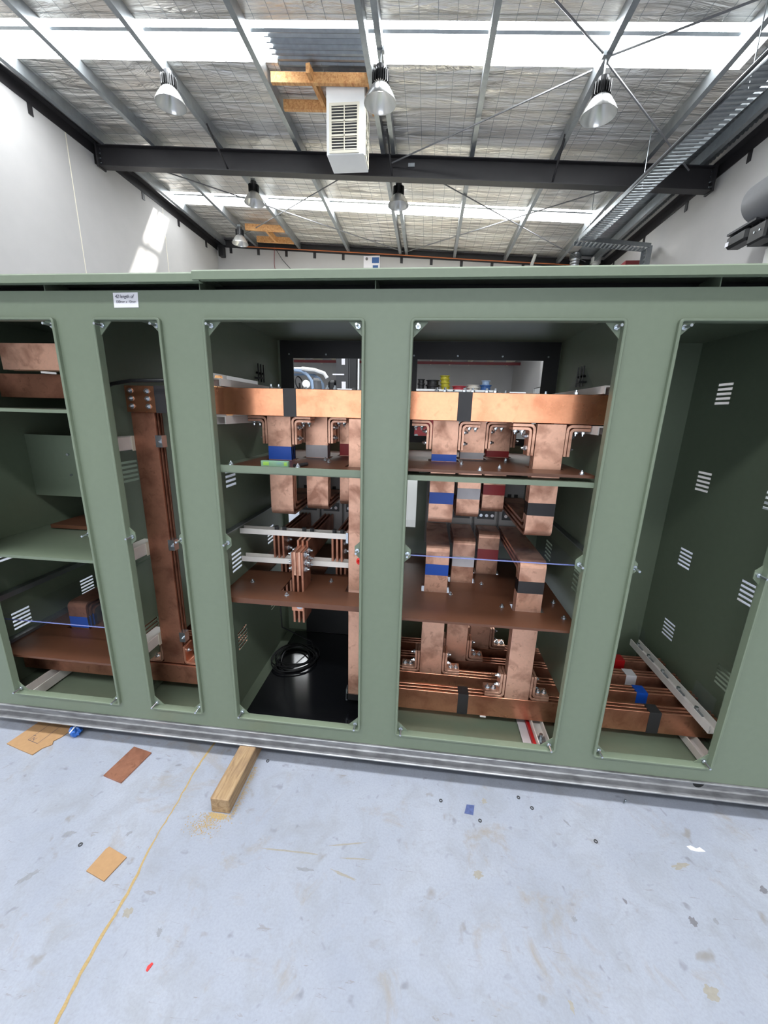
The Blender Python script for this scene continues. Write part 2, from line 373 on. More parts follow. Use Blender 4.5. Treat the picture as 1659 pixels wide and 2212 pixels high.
# black steel rafter crossing the view
RY = 5.85
beam = thing('roof_beam', 'black steel I-beam rafter spanning the shed under the purlins', 'beam', (-.9, RY, 0))
bz = lambda x, h: 5.325+RB*x-.30+h
def sloped(x0, x1, y0, y1, h0, h1):
    return MB().add([(x0,y0,bz(x0,h0)),(x1,y0,bz(x1,h0)),(x1,y1,bz(x1,h0)),(x0,y1,bz(x0,h0)),(x0,y0,bz(x0,h1)),(x1,y0,bz(x1,h1)),(x1,y1,bz(x1,h1)),(x0,y1,bz(x0,h1))],
                    [(3,2,1,0),(4,5,6,7),(0,1,5,4),(1,2,6,5),(2,3,7,6),(3,0,4,7)])
sloped(-5.72, 4.0, RY+.07, RY+.08, .012, .288).build('web', 'black_steel', beam)
sloped(-5.72, 4.0, RY, RY+.15, 0, .012).build('flange', 'black_steel', beam)
sloped(-5.72, 4.0, RY, RY+.15, .288, .30).build('flange', 'black_steel', beam)
for x0, s in ((-5.72, 1), (4.0, -1)):
    sloped(x0-.015, x0+.015, RY-.01, RY+.16, -.02, .32).build('end_plate', 'black_steel', beam)
    for k in range(4): MB().cyl((x0+.03*s, RY+.05, bz(x0, .05+.066*k)), (x0+.03*s, RY+.035, bz(x0, .05+.066*k)), .014, 6).build('bolt', 'zinc', beam)
for x0, y0 in ((-3.49, 5.35), (-.78, 5.35), (1.69, 5.35)):       # fly braces from purlin to bottom flange
    MB().tube([(x0, y0, rz(x0, -.12)), (x0+.03, RY+.04, bz(x0, .03))], .016, 6).build('fly_brace', 'black_steel', beam)
for x0 in (-1.25, -.45): MB().box(x0-.05, x0+.05, RY+.05, RY+.07, bz(x0,.17), bz(x0,.22)).build('cleat', 'galv', beam)
# roof bracing rods
rods = [((1.64,4.33,5.247),(-.77,RY,5.25)), ((1.75,4.22,5.24),(3.6,RY-.05,5.0)), ((-5.5,6.0,5.6),(-.82,9.66,5.40)), ((-.7,9.64,5.395),(3.4,6.0,5.1)),
        ((-1.1,6.0,5.38),(-5.3,9.66,5.68)), ((-.55,6.0,5.33),(3.6,9.66,5.12)), ((1.0,3.565,5.287),(1.66,4.1,5.24)), ((2.83,3.52,5.17),(1.72,4.15,5.235))]
txt = ['from the central purlin to the right-hand lamp', 'from the right-hand lamp out towards the cable tray', 'from the left wall to mid far wall',
       'from mid far wall to the right end of the beam', 'behind the cooler down to the far left corner', 'from mid beam to the far right corner', 'above the right-hand lamp, cut by the top edge', 'above the cable tray, cut by the top edge']
for (p, q), tx in zip(rods, txt):
    tag(MB().tube([p, q], .011, 6).build('bracing_rod', 'mid_grey'), 'steel bracing rod '+tx, 'rod', 'roof bracing rods')

# ---------------------------------------------------------------- high bay lamps
def lamp(x, y, z, lab, tilt=(0, 0, 1), glow=False, r=.185, hang=None):
    ax = Vector(tilt).normalized(); t = thing('high_bay_lamp', lab, 'lamp', (x, y, z), 'high bay lamps'); c = Vector((x, y, z))
    prof = [(r, 0), (r*.985, .012), (r*.86, .06), (r*.62, .13), (r*.42, .17), (r*.40, .17), (r*.6, .125), (r*.84, .055), (r*.965, .012), (r*.98, 0), (r, 0)]
    MB().lathe(c, prof, 28, ax).build('reflector', 'shade', t, True)
    MB().lathe(c, [(0, .158), (r*.4, .158), (r*.4, .172), (0, .172)], 20, ax).build('led_disc', 'lamp_glow' if glow else 'white_metal', t)
    h = MB().lathe(c, [(0, .17), (r*.36, .17), (r*.36, .29), (0, .29)], 20, ax).build('heat_sink', 'black_plastic', t)
    m = MB(); a = ax.orthogonal().normalized(); b = ax.cross(a)
    for k in range(20):
        d = a*math.cos(2*PI*k/20)+b*math.sin(2*PI*k/20); s = ax.cross(d)*.004
        p0 = c+ax*.175+d*r*.34; p1 = c+ax*.175+d*r*.52
        m.add([p0-s, p1-s, p1+s, p0+s]+[p+ax*.11 for p in (p0-s, p1-s, p1+s, p0+s)], [(0,1,2,3),(7,6,5,4),(0,4,5,1),(1,5,6,2),(2,6,7,3),(3,7,4,0)])
    m.build('cooling_fin', 'black_plastic', h)
    m = MB(); p = c+ax*.29; m.cyl(p, p+ax*.05, .055, 12); m.build('driver_box', 'dark_grey', t)
    p = c+ax*.34; zt = rz(x, -.15); m = MB(); m.cyl(p, (p.x, p.y, zt+.01), .007, 6); m.build('hanger', 'galv', t)
    MB().box(p.x-.04, p.x+.04, p.y-.03, p.y+.03, zt-.012, zt+.03).build('clamp', 'galv', t)
    return t
LO = -.80
lamp(-3.46, 4.42, 5.21, 'high bay lamp nearest the left wall in the front row')
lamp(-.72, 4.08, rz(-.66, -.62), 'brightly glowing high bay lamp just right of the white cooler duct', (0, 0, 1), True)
lamp(1.70, 4.1, rz(1.66, -.68), 'high bay lamp hanging left of the cable tray')
lamp(-3.40, 6.75, rz(-3.4, -.50), 'high bay lamp behind the black beam, left of the cooler')
lamp(-.70, 6.6, rz(-.66, -.50), 'high bay lamp behind the black beam, below the double purlin')
lamp(-4.6, 8.65, rz(-4.4, -.50), 'small distant high bay lamp next to the far timber surround')

# ---------------------------------------------------------------- cooler duct and timber framing
t = thing('evaporative_cooler_duct', 'white box-shaped cooler outlet with grilles hanging from the roof', 'air cooler', (-1.23, 4.8, 4.70))
x0, x1, y0, y1, z0, z1 = -1.478, -.99, 4.6, 5.0, 4.705, 5.50
MB().box(x0, x1, y0, y1, z0, z1).build('duct_box', 'white_metal', t, bevel=.004)
def grille(par, u0, u1, v0, v1, fn, sgn, nx, nz):
    g = MB().plate((u0-.03, u1+.03), (v0-.03, v1+.03), 0, .012*sgn, [(u0, u1, v0, v1)], fn).build('grille_frame', 'cream', par)
    MB().plate((u0, u1), (v0, v1), .001*sgn, .003*sgn, [], fn).build('grille_backing', 'dark_grey', g)
    for i in range(1, nx): u = u0+(u1-u0)*i/nx; MB().plate((u-.006, u+.006), (v0, v1), 0, .012*sgn, [], fn).build('grille_bar', 'cream', g)
    for k in range(1, 3): v = v0+(v1-v0)*k/3; MB().plate((u0, u1), (v-.006, v+.006), 0, .012*sgn, [], fn).build('grille_bar', 'cream', g)
    for k in range(nz):
        v = v0+(v1-v0)*(k+.5)/nz
        a = [fn(u0, v-.009, .009*sgn), fn(u1, v-.009, .009*sgn), fn(u1, v+.006, .002*sgn), fn(u0, v+.006, .002*sgn)]
        MB().add(a, [(0,1,2,3)]).build('louvre_blade', 'cream', g)
grille(t, -1.41, -1.08, 4.75, 5.22, lambda u, v, d: (u, y0-d, v), 1, 2, 15)
grille(t, 4.68, 4.93, 4.75, 5.22, lambda u, v, d: (x1+d, u, v), 1, 2, 15)
t = thing('timber_surround', 'orange pine framing around the cooler opening under the skylight', 'timber surround', (-1.55, 4.7, 5.5))
def timber(par, a, b, w, h, nm='timber'):
    a, b = Vector(a), Vector(b); d = (b-a).normalized(); s = d.cross(Vector((0, 0, 1))).normalized()*w/2; U = Vector((0, 0, h))
    q = [a-s, a+s, a+s+U, a-s+U]; r = [b-s, b+s, b+s+U, b-s+U]
    return MB().add(q+r, [(0,1,2,3),(7,6,5,4),(0,4,5,1),(1,5,6,2),(2,6,7,3),(3,7,4,0)]).build(nm, 'pine', par)
timber(t, (-2.17, 4.56, 5.46), (-.9, 4.56, 5.385), .05, .11, 'header')
timber(t, (-2.17, 5.0, 5.46), (-1.5, 5.0, 5.42), .05, .11, 'header')
timber(t, (-1.66, 4.42, 5.45), (-1.60, 5.0, 5.45), .05, .10, 'trimmer')
timber(t, (-.93, 4.6, 5.40), (-.93, 5.1, 5.40), .05, .10, 'trimmer')
t = thing('timber_surround', 'small pine surround in the far left roof bay by a lamp', 'timber surround', (-4.0, 9.1, 5.6))
for a, b in (((-4.5, 8.75, 5.57), (-3.55, 8.75, 5.51)), ((-4.5, 9.4, 5.57), (-3.55, 9.4, 5.51))): timber(t, a, b, .05, .13, 'header')
timber(t, (-4.0, 8.75, 5.54), (-4.0, 9.4, 5.54), .05, .12, 'trimmer')

# ---------------------------------------------------------------- cable tray
t = thing('cable_tray', 'galvanised perforated ladder cable tray running under the roof on the right', 'cable tray', (2.7, 5.0, 4.55))
def tray(par, a, b, w, rungs, side):
    a, b = Vector(a), Vector(b); d = (b-a).normalized(); s = Vector(side)*w; U = Vector((0, 0, .07))
    for o in (Vector((0, 0, 0)), s):
        n = Vector(side)*.004
        q = [a+o, a+o+n, a+o+n+U, a+o+U]; r = [p+(b-a) for p in q]
        MB().add(q+r, [(0,1,2,3),(7,6,5,4),(0,4,5,1),(1,5,6,2),(2,6,7,3),(3,7,4,0)]).build('side_rail', 'galv', par)
    for k in range(rungs):
        p = a.lerp(b, (k+.5)/rungs); e = d*.014; V = Vector((0, 0, .012))
        q = [p-e, p+e, p+e+V, p-e+V]; r = [v+s for v in q]
        MB().add(q+r, [(0,1,2,3),(7,6,5,4),(0,4,5,1),(1,5,6,2),(2,6,7,3),(3,7,4,0)]).build('rung', 'galv', par)
tray(t, (2.83, 2.9, 4.55), (2.54, 6.95, 4.55), .27, 58, (1, 0, 0))
tray(t, (2.54, 6.95, 4.56), (3.95, 7.3, 4.56), .22, 18, (0, 1, 0))
m = MB(); m.box(3.9, 3.99, 7.32, 7.325, 3.0, 4.6); m.box(3.9, 3.99, 7.53, 7.535, 3.0, 4.6); m.build('drop_rail', 'galv', t)
for k in range(20): MB().box(3.95, 3.962, 7.325, 7.53, 3.05+.08*k, 3.075+.08*k).build('rung', 'galv', t)
for y in (3.6, 5.3, 6.9): MB().cyl((2.92-.06*(y-3), y, 4.55), (2.92-.06*(y-3), y, rz(2.9)), .006, 6).build('hanger_rod', 'galv', t)
tag(MB().tube([(2.78,3.0,4.585),(2.72,4.4,4.585),(2.66,5.6,4.58),(2.62,6.9,4.58)], .02, 8).build('cable', 'dark_grey'), 'dark cable lying in the overhead cable tray', 'cable')

# ---------------------------------------------------------------- roller door on the right wall
t = thing('roller_door', 'grey roller door drum, curtain and guide on the right wall', 'roller door', (4.0, 2.6, 0))
MB().cyl((3.82, .8, 4.0), (3.82, 4.50, 4.0), .22, 28).build('drum', 'mid_grey', t, True)
m = MB()
for k in range(44):
    z = .02+.085*k; m.add([(4.10, 1.02, z), (4.10, 4.24, z), (4.075, 4.24, z+.0425), (4.075, 1.02, z+.0425), (4.10, 4.24, z+.085), (4.10, 1.02, z+.085)], [(0,1,2,3), (3,2,4,5)])
m.build('curtain', 'shutter', t)
MB().box(3.98, 4.08, 4.20, 4.30, 0, 3.85).build('guide', 'galv', t)
MB().box(3.78, 4.08, 4.50, 4.52, 3.55, 4.15).build('drum_bracket', 'dark_grey', t)
t = thing('door_motor', 'black chain-drive motor under the roller door drum', 'motor', (3.75, 4.6, 3.7))
MB().box(3.74, 3.92, 4.22, 4.49, 3.54, 3.74).build('gearbox', 'black_plastic', t, bevel=.02)
MB().box(3.72, 3.90, 4.49, 4.84, 3.62, 3.77).build('motor_body', 'black_plastic', t, bevel=.03)
MB().box(3.71, 3.92, 4.36, 4.82, 3.775, 3.80).build('cover_plate', 'dark_grey', t)
MB().box(3.712, 3.72, 4.77, 4.82, 3.65, 3.70).build('rating_label', 'paper', t)
for y0, y1 in ((4.46, 4.40), (4.36, 4.32)): MB().tube([(3.76, y0, 3.90), (3.78, (y0+y1)/2, 3.84), (3.80, y1, 3.74)], .010, 6).build('drive_chain', 'black_plastic', t)
for p in ((3.742, 4.30, 3.65), (3.742, 4.38, 3.65)): MB().cyl(p, (p[0]-.01, p[1], p[2]), .012, 8).build('bolt', 'zinc', t)
tag(MB().box(3.96, 4.06, 4.36, 4.46, .0, 3.5).build('conduit_cover', 'pvc'), 'white trunking strip beside the roller door guide', 'trunking')

# ---------------------------------------------------------------- far wall fittings
t = thing('wall_speaker', 'small black speaker box in the far left corner', 'speaker', (-5.62, 9.72, 5.4))
MB().box(-5.68, -5.55, 9.64, 9.80, 5.36, 5.60).build('cabinet', 'black_plastic', t, bevel=.01); MB().box(-5.64, -5.59, 9.80, 9.84, 5.45, 5.5).build('bracket', 'black_plastic', t)
t = thing('wall_sign', 'white sign with blue print on the far wall above the cabinet', 'sign', (-1.63, 9.82, 5.0))
MB().box(-1.84, -1.42, 9.815, 9.835, 4.70, 5.37).build('board', 'paper', t)
m = MB(); m.box(-1.62, -1.44, 9.811, 9.815, 5.20, 5.33); m.box(-1.60, -1.46, 9.811, 9.815, 5.02, 5.15); m.build('blue_print', 'blue_reel', t)
m = MB(); m.cyl((-1.76, 9.815, 5.30), (-1.76, 9.811, 5.30), .035, 16); m.build('roundel', 'mid_grey', t)
t = thing('flexible_duct', 'silver flexible duct rising to the roof at the far right', 'duct', (3.3, 9.55, 3))
prof = [(.10+.008*(k % 2), 3.0+k*.03) for k in range(0, 76)]
MB().lathe((3.32, 9.55, 0), prof, 18).build('corrugated_hose', 'alu', t); MB().cyl((3.32, 9.55, 5.14), (3.32, 9.55, 5.22), .13, 18).build('roof_flange', 'galv', t)
t = thing('vent_pipe', 'white plastic pipe with socket near the far right corner', 'pipe', (3.8, 9.6, 3))
MB().cyl((3.82, 9.6, 3.0), (3.82, 9.6, 5.2), .08, 16).build('pipe', 'pvc', t, True); MB().cyl((3.82, 9.6, 5.06), (3.82, 9.6, 5.18), .11, 16).build('socket', 'pvc', t, True)
tag(MB().box(3.80, 4.08, 7.9, 8.9, 4.48, 4.55).build('red_duct_cover', 'maroon'), 'dull red bar along the right wall behind the tray drop', 'bar')
tag(MB().tube([(2.35, 9.7, 4.9), (2.36, 9.68, 5.1), (2.42, 9.68, 5.3)], .04, 8).build('hanging_hose', 'pvc'), 'white hose hanging on the far wall left of the silver duct', 'hose')
tag(MB().tube([(-5.0, 9.74, 5.60), (-3, 9.74, 5.48), (-1, 9.74, 5.36), (1, 9.74, 5.22), (3.9, 9.74, 5.05)], .012, 6).build('beam_cable', 'orange_cable'), 'orange cable clipped along the far wall beam', 'cable')
tag(MB().tube([(-4.2, 9.78, 5.6), (-4.22, 9.78, 5.2), (-4.15, 9.78, 4.7)], .008, 6).build('hanging_cable', 'maroon'), 'thin red cable hanging straight down the far wall', 'cable')
tag(MB().tube([(-4.2, 9.77, 5.6), (-4.0, 9.77, 5.3), (-3.6, 9.77, 4.9), (-3.4, 9.77, 4.7)], .008, 6).build('hanging_cable', 'dark_grey'), 'thin dark cable slanting down the far wall', 'cable')

# =================================================================== BEHIND THE CABINET
# mezzanine edge with joists, low on the far wall
t = thing('mezzanine', 'pale mezzanine floor edge with brown beam and joists on the far wall', 'mezzanine', (-1, 9.0, 2.75))
MB().box(-4.6, 2.2, 9.0, 9.06, 2.68, 2.74).build('edge_beam', 'maroon', t)
MB().box(-4.6, 2.2, 7.3, 9.83, 3.05, 3.09).build('deck', 'cream', t)  # unseen front part extended to shade the far wall below
for k in range(14): MB().box(-4.5+.5*k, -4.46+.5*k, 7.3, 9.82, 2.75, 3.05).build('joist', 'cream', t)
struct(MB().plate((5.5, 9.84), (0, 3.05), 2.2, 2.3, [(6.6, 7.5, 0, 2.05)], YZ).build('wall_office', 'white_wall'))
d = struct(MB().box(2.22, 2.27, 6.62, 7.48, .01, 2.04).build('door_1', 'white_metal')); MB().cyl((2.22, 6.72, 1.0), (2.16, 6.72, 1.0), .02, 8).build('door_handle', 'zinc', d)
# shelving with cable reels
t = thing('shelving_unit', 'white shelving unit behind the cabinet carrying stacked reels', 'shelf', (.6, 8.2, 0))
for z in (.5, 1.25, 1.98): MB().box(-.30, 1.50, 7.95, 8.5, z, z+.04).build('shelf_board', 'white_metal', t)
for x in (-.28, 1.44):
    for y in (7.97, 8.45): MB().box(x, x+.04, y, y+.04, 0, 1.98).build('post', 'white_metal', t)
def reel(x, z, r, h, mat, lab, nm='cable_reel', y=8.2):
    o = thing(nm, lab, 'reel', (x, y, z))
    MB().lathe((x, y, z), [(r*.3, 0), (r, 0), (r, h*.15), (r*.82, h*.2), (r*.82, h*.8), (r, h*.85), (r, h), (r*.3, h), (r*.3, 0)], 20).build('spool', mat, o, True)
    return o
reel(-.18, 2.02, .085, .12, 'black_plastic', 'lower narrow black reel at the left end of the shelf'); reel(-.18, 2.14, .085, .11, 'black_plastic', 'upper narrow black reel at the left end of the shelf')
reel(.09, 2.02, .17, .09, 'black_plastic', 'lower wide black reel beside the yellow stack'); reel(.09, 2.11, .16, .12, 'black_plastic', 'upper wide black reel beside the yellow stack')
for k, nm in enumerate(('bottom', 'second', 'third', 'top')): reel(.385-.008*k, 2.02+.078*k, .115, .078, 'yellow_reel', nm+' reel of the yellow-green stack on the shelf')
reel(.70, 2.02, .17, .09, 'red_reel', 'single red reel lying flat on the shelf')
reel(1.02, 2.02, .14, .06, 'white_reel', 'lower off-white reel right of the red one'); reel(1.02, 2.08, .14, .06, 'white_reel', 'upper off-white reel right of the red one')
reel(1.30, 2.02, .135, .12, 'blue_reel', 'lower dark blue reel at the right end of the shelf'); reel(1.30, 2.14, .10, .10, 'pale_blue', 'upper pale blue reel at the right end of the shelf')
# forklift
t = thing('forklift', 'forklift with pale overhead guard and black mast behind the cabinet', 'forklift', (-2.2, 6.9, 0))
MB().box(-3.2, -1.9, 6.5, 7.5, .25, 1.3).build('body', 'dark_grey', t, bevel=.05)
for x in (-2.9, -2.1):
    for y in (6.52, 7.48): MB().cyl((x, y-.1, .3), (x, y+.1, .3), .3, 20).build('wheel', 'black_plastic', t)
for y in (6.55, 7.4):
    MB().tube([(-3.2, y, 1.3), (-3.15, y, 2.12), (-3.0, y, 2.24), (-2.72, y, 2.255), (-2.52, y, 2.23), (-2.40, y, 2.16), (-2.32, y, 2.05), (-2.25, y, 1.3)], .032, 8).build('guard_pillar', 'pale_blue', t, True)
MB().box(-3.0, -2.42, 6.53, 7.42, 2.255, 2.30).build('overhead_guard', 'white_metal', t, bevel=.015)
MB().tube([(-2.50, 6.5, 2.27), (-2.25, 6.5, 2.25), (-2.05, 6.5, 2.19), (-1.99, 6.5, 2.10)], .036, 8).build('folded_cover', 'white_metal', t, True)
MB().lathe((-2.56, 6.5, 2.0), [(.125+.013*math.cos(a*PI/4), .013*math.sin(a*PI/4)) for a in range(9)], 24, (1, -.28, .2)).build('steering_wheel', 'black_plastic', t, True)
MB().box(-2.57, -2.54, 6.5, 6.53, 1.3, 2.0).build('steering_column', 'black_plastic', t)
MB().box(-2.36, -2.17, 6.6, 6.75, 1.3, 2.11).build('seat_back', 'mid_grey', t, bevel=.05)
MB().lathe((-2.40, 6.45, 1.98), [(0, -.008), (.07, -.008), (.08, 0), (.07, .008), (0, .008)], 20, (.6, -1, .25)).build('mirror', 'white_metal', t)
MB().box(-2.01, -1.83, 6.6, 6.85, 1.3, 2.08).build('dash_pod', 'black_plastic', t, bevel=.05)
MB().box(-1.81, -1.57, 6.5, 6.75, .05, 3.4).build('mast_rail', 'dark_grey', t); MB().box(-1.54, -1.41, 6.5, 6.75, .05, 3.4).build('mast_rail', 'black_plastic', t)
MB().box(-1.57, -1.54, 6.55, 6.7, .05, 3.3).build('lift_chain', 'mid_grey', t); MB().box(-1.385, -1.36, 6.5, 6.55, .05, 3.3).build('hose_guide', 'white_metal', t)
MB().box(-1.70, -1.635, 6.49, 6.50, 2.35, 2.47).build('sticker', 'paper', t); MB().box(-1.70, -1.62, 6.49, 6.50, 1.88, 2.04).build('sticker', 'paper', t)
MB().box(-1.88, -1.65, 6.485, 6.49, 2.16, 2.185).build('sticker', 'paper', t)
# crates and board seen under the upper bars
tag(MB().box(-.40, .14, 2.15, 2.75, 0, 1.17).build('white_cupboard', 'white_metal', bevel=.01), 'plain white cupboard behind the fourth bay', 'cupboard')
t = thing('tool_chest', 'maroon tool chest on a white cupboard behind the cabinet', 'chest', (-.13, 2.45, 1.17))
MB().box(-.36, .10, 2.2, 2.7, 1.17, 1.55).build('body', 'maroon', t, bevel=.01)
for k in range(2): dr = MB().box(-.34, .08, 2.19, 2.2, 1.19+.18*k, 1.36+.18*k).build('drawer', 'maroon', t); MB().cyl((-.09, 2.19, 1.28+.18*k), (-.09, 2.17, 1.28+.18*k), .02, 10).build('knob', 'zinc', dr)
t = thing('notice_board', 'white notice board with pale blue sheet behind the red dropper', 'board', (.9, 4.2, 0))
MB().box(.72, 1.12, 4.2, 4.22, 1.1, 1.45).build('panel', 'paper', t); MB().box(.83, 1.05, 4.19, 4.2, 1.13, 1.36).build('sheet', 'pale_blue', t)
MB().cyl((.92, 4.23, 0), (.92, 4.23, 1.15), .02, 8).build('stand', 'mid_grey', t); MB().box(.75, 1.1, 4.1, 4.4, 0, .02).build('base', 'mid_grey', t)
t = thing('timber_trestle', 'pine trestle leaning behind the left end of the cabinet', 'trestle', (-3.4, 4.6, 0))
for a, b in (((-3.9, 4.5, 0), (-3.2, 4.6, 1.95)), ((-2.7, 4.5, 0), (-3.2, 4.6, 1.95)), ((-3.6, 4.55, .9), (-2.95, 4.55, .9))): MB().tube([a, b], .05, 4).build('timber', 'pine', t)

# =================================================================== THE SWITCHBOARD CABINET
cab = thing('switchboard_cabinet', 'long sage green steel switchboard cabinet with five open bays', 'cabinet', (0, .4, .065))
X0, X1, DEP = -2.02, 1.98, .80
OP = {'A': (-1.790, -1.272), 'B': (-1.131, -.888), 'C': (-.742, -.208), 'D': (-.065, .5655), 'E': (.706, 1.134)}
ZT, ZB, PT, PB = 1.759, .202, 1.841, .137
MB().plate((X0, X1), (PB, PT), 0, .003, [(a+.006, b-.006, ZB+.006, ZT-.006) for a, b in OP.values()], XZ).build('front_panel', 'green', cab)
MB().box(X0, X1, .0005, .03, PT-.003, PT).build('top_fold', 'green', cab)
def rrect(x0, x1, z0, z1, r, n=5):
    out = []
    for cx, cz, a0 in ((x1-r, z1-r, 0), (x0+r, z1-r, 90), (x0+r, z0+r, 180), (x1-r, z0+r, 270)):
        for k in range(n+1):
            a = math.radians(a0+90*k/n); out.append((cx+r*math.cos(a), cz+r*math.sin(a)))
    return out
for key, (a, b) in OP.items():
    o_, i_ = rrect(a, b, ZB, ZT, .013), rrect(a+.009, b-.009, ZB+.009, ZT-.009, .005); n = len(o_); m = MB()
    ya, yb = -.013, .016
    oc, ic = rrect(a+.002, b-.002, ZB+.002, ZT-.002, .012), rrect(a+.007, b-.007, ZB+.007, ZT-.007, .006)
    rings = [[(x, .0, z) for x, z in o_], [(x, ya+.002, z) for x, z in o_], [(x, ya, z) for x, z in oc], [(x, ya, z) for x, z in ic], [(x, ya+.002, z) for x, z in i_], [(x, yb, z) for x, z in i_]]
    vs = [p for rg in rings for p in rg]
    m.add(vs, [(k*n+i, k*n+(i+1) % n, (k+1)*n+(i+1) % n, (k+1)*n+i) for k in range(len(rings)-1) for i in range(n)])
    rim = m.build('opening_rim', 'green', cab, True)
    # corner gussets and mid tabs with threaded studs
    ai, bi, zi, zj = a+.009, b-.009, ZB+.009, ZT-.009
    for sx, x in ((1, ai), (-1, bi)):
        for sz, z in ((1, zi), (-1, zj)):
            g = MB().extrude([(x, z), (x+.045*sx, z), (x+.041*sx, z+.004*sz), (x+.004*sx, z+.041*sz), (x, z+.045*sz)], XZ, .009, .012).build('gusset', 'green', rim)
            px, pz = x+.014*sx, z+.014*sz
            MB().cyl((px, .009, pz), (px, -.030, pz), .0042, 8).cyl((px, .009, pz), (px, .002, pz), .0085, 6).build('stud', 'zinc', rim)
        zm = .986
        MB().extrude([(x, zm-.035), (x+.022*sx, zm-.014), (x+.022*sx, zm+.014), (x, zm+.035)], XZ, .009, .012).build('mid_tab', 'green', rim)
        MB().cyl((x+.011*sx, .009, zm), (x+.011*sx, -.030, zm), .0042, 8).cyl((x+.011*sx, .009, zm), (x+.011*sx, .002, zm), .0085, 6).build('stud', 'zinc', rim)
# canopy in three lengths, a vent slot under it kept dark by an added strip
for a, b, dz, dy in ((X0-.06, -.72, -.004, .006), (-.74, .95, 0, 0), (.93, X1+.06, -.003, .004)):
    prof = [(-.052+dy, 1.856+dz), (-.052+dy, 1.878+dz), (-.044+dy, 1.884+dz), (.45, 1.90), (.90, 1.884+dz), (.90, 1.856+dz), (.897, 1.856+dz), (.897, 1.878), (.45, 1.894), (-.049+dy, 1.876+dz), (-.049+dy, 1.862+dz), (-.03+dy, 1.862+dz), (-.03+dy, 1.856+dz)]
    MB().extrude(prof, YZ, a, b).build('canopy', 'green', cab)
MB().box(X0, X1, .004, DEP, 1.828, 1.832).build('ceiling_plate', 'green', cab)
MB().box(X0, X1, .10, .103, 1.832, 1.885).build('gap_light_stop', 'black_plastic', cab)  # black strip added to stop light showing through the gap
for x in (-1.30, -.75, -.18, .80, 1.4): MB().box(x, x+.003, .004, .10, 1.841, 1.876).build('vent_divider', 'green', cab)
# floor pan and base channel (toes outwards)
MB().plate((X0, X1), (.003, DEP), .137, .141, [], XY).build('floor_pan', 'green', cab)
rail = MB().extrude([(-.014, .066), (.030, .066), (.030, .1355), (-.006, .1355), (-.008, .1335), (-.008, .131), (-.006, .129), (.020, .129), (.024, .125), (.024, .077), (.020, .073), (-.012, .073), (-.015, .071), (-.015, .068)], YZ, X0, X1).build('base_channel', 'galv_rail', cab)
MB().extrude([(DEP+.012, .066), (DEP-.035, .066), (DEP-.035, .137), (DEP, .137), (DEP, .131), (DEP-.029, .131), (DEP-.029, .072), (DEP+.012, .072)], YZ, X0, X1).build('base_channel', 'galv_rail', cab)
MB().cyl((1.13, .0245, .102), (1.13, .023, .102), .021, 20).build('bolt_hole', 'black_plastic', cab)
# partitions with louvre slots
def slots(y0, zc): return [(y0, y0+.088, zc-.044+.0195*k, zc-.044+.0195*k+.0105) for k in range(5)]
LOUV = [s for y0 in (.165, .545) for zc in (1.59, 1.205, .83, .448) for s in slots(y0, zc)]
LVA = [s for y0 in (.165, .545) for zc in (1.59, 1.205, .80, .448) for s in slots(y0, zc)]
LV2 = [s for y0 in (.165, .545) for zc in (1.205, .83, .448) for s in slots(y0, zc)]
bus_lo, bus_hi = (.14, .60, .17, .31), (.13, .53, 1.415, 1.602)
MB().plate((.003, DEP), (.141, 1.828), -1.942, -1.939, LVA, YZ).build('side_panel', 'green', cab)
MB().plate((.003, DEP), (.141, 1.828), -1.252, -1.249, LV2+[bus_lo], YZ).build('partition', 'green', cab)
MB().plate((.003, DEP), (.141, 1.828), -.802, -.799, LV2+[bus_hi], YZ).build('partition', 'green', cab)
MB().plate((.003, DEP), (.141, 1.828), .634, .637, [bus_lo]+slots(.165, .83)+slots(.545, .83), YZ).build('partition', 'green', cab)
MB().plate((.003, DEP), (.141, 1.828), 1.269, 1.272, LOUV, YZ).build('partition', 'green', cab)
MB().plate((.003, DEP), (.141, 1.828), 1.948, 1.951, [(.1, .7, .3, 1.7)], YZ).build('side_panel', 'green', cab)
bh = [(-.716, -.16, 1.36, 1.741), (-.064, .556, 1.36, 1.741), (-.115, -.035, .85, 1.26), (-1.22, -.83, .42, 1.74), (1.32, 1.90, .25, 1.75), (.0, .58, .315, .60), (-.775, -.68, .35, .97)]
bp = MB().plate((X0, X1), (.141, 1.828), DEP-.003, DEP, bh, XZ).build('back_panel', 'green', cab)
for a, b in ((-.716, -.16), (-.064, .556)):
    MB().plate((a-.07, b+.012 if b < 0 else b+.075), (1.325, 1.826), DEP-.006, DEP-.003, [(a, b, 1.36, 1.741)], XZ).build('window_flange', 'black_plastic', bp)  # flange widened in black, standing in for shade on the green back panel
    for k in range(4):
        x = a-.018+(b-a+.036)*k/3
        MB().cyl((x, DEP-.006, 1.758), (x, DEP-.016, 1.758), .005, 8).build('screw', 'zinc', bp)
# shelves
def shelf(name, mat, x0, x1, y0, y1, z, th=.006, holes=(), lip=0):
    m = MB().plate((x0, x1), (y0, y1), z-th, z, list(holes), XY)
    if lip: m.box(x0, x1, y0-.003, y0, z-lip, z)
    return m.build(name, mat, cab)
DROP = {'N': (.395, .165), 'B': (.026, .285), 'W': (.15, .405), 'R': (.28, .525)}
CDROP = {'B': (-.662, .285), 'W': (-.537, .405), 'R': (-.408, .525)}
hd = [(x-.012, x+.112, y-.012, y+.065) for x, y in DROP.values()]
hc = [(x-.012, x+.112, y-.012, y+.065) for x, y in CDROP.values()]+[(-.305, -.18, .15, .23)]
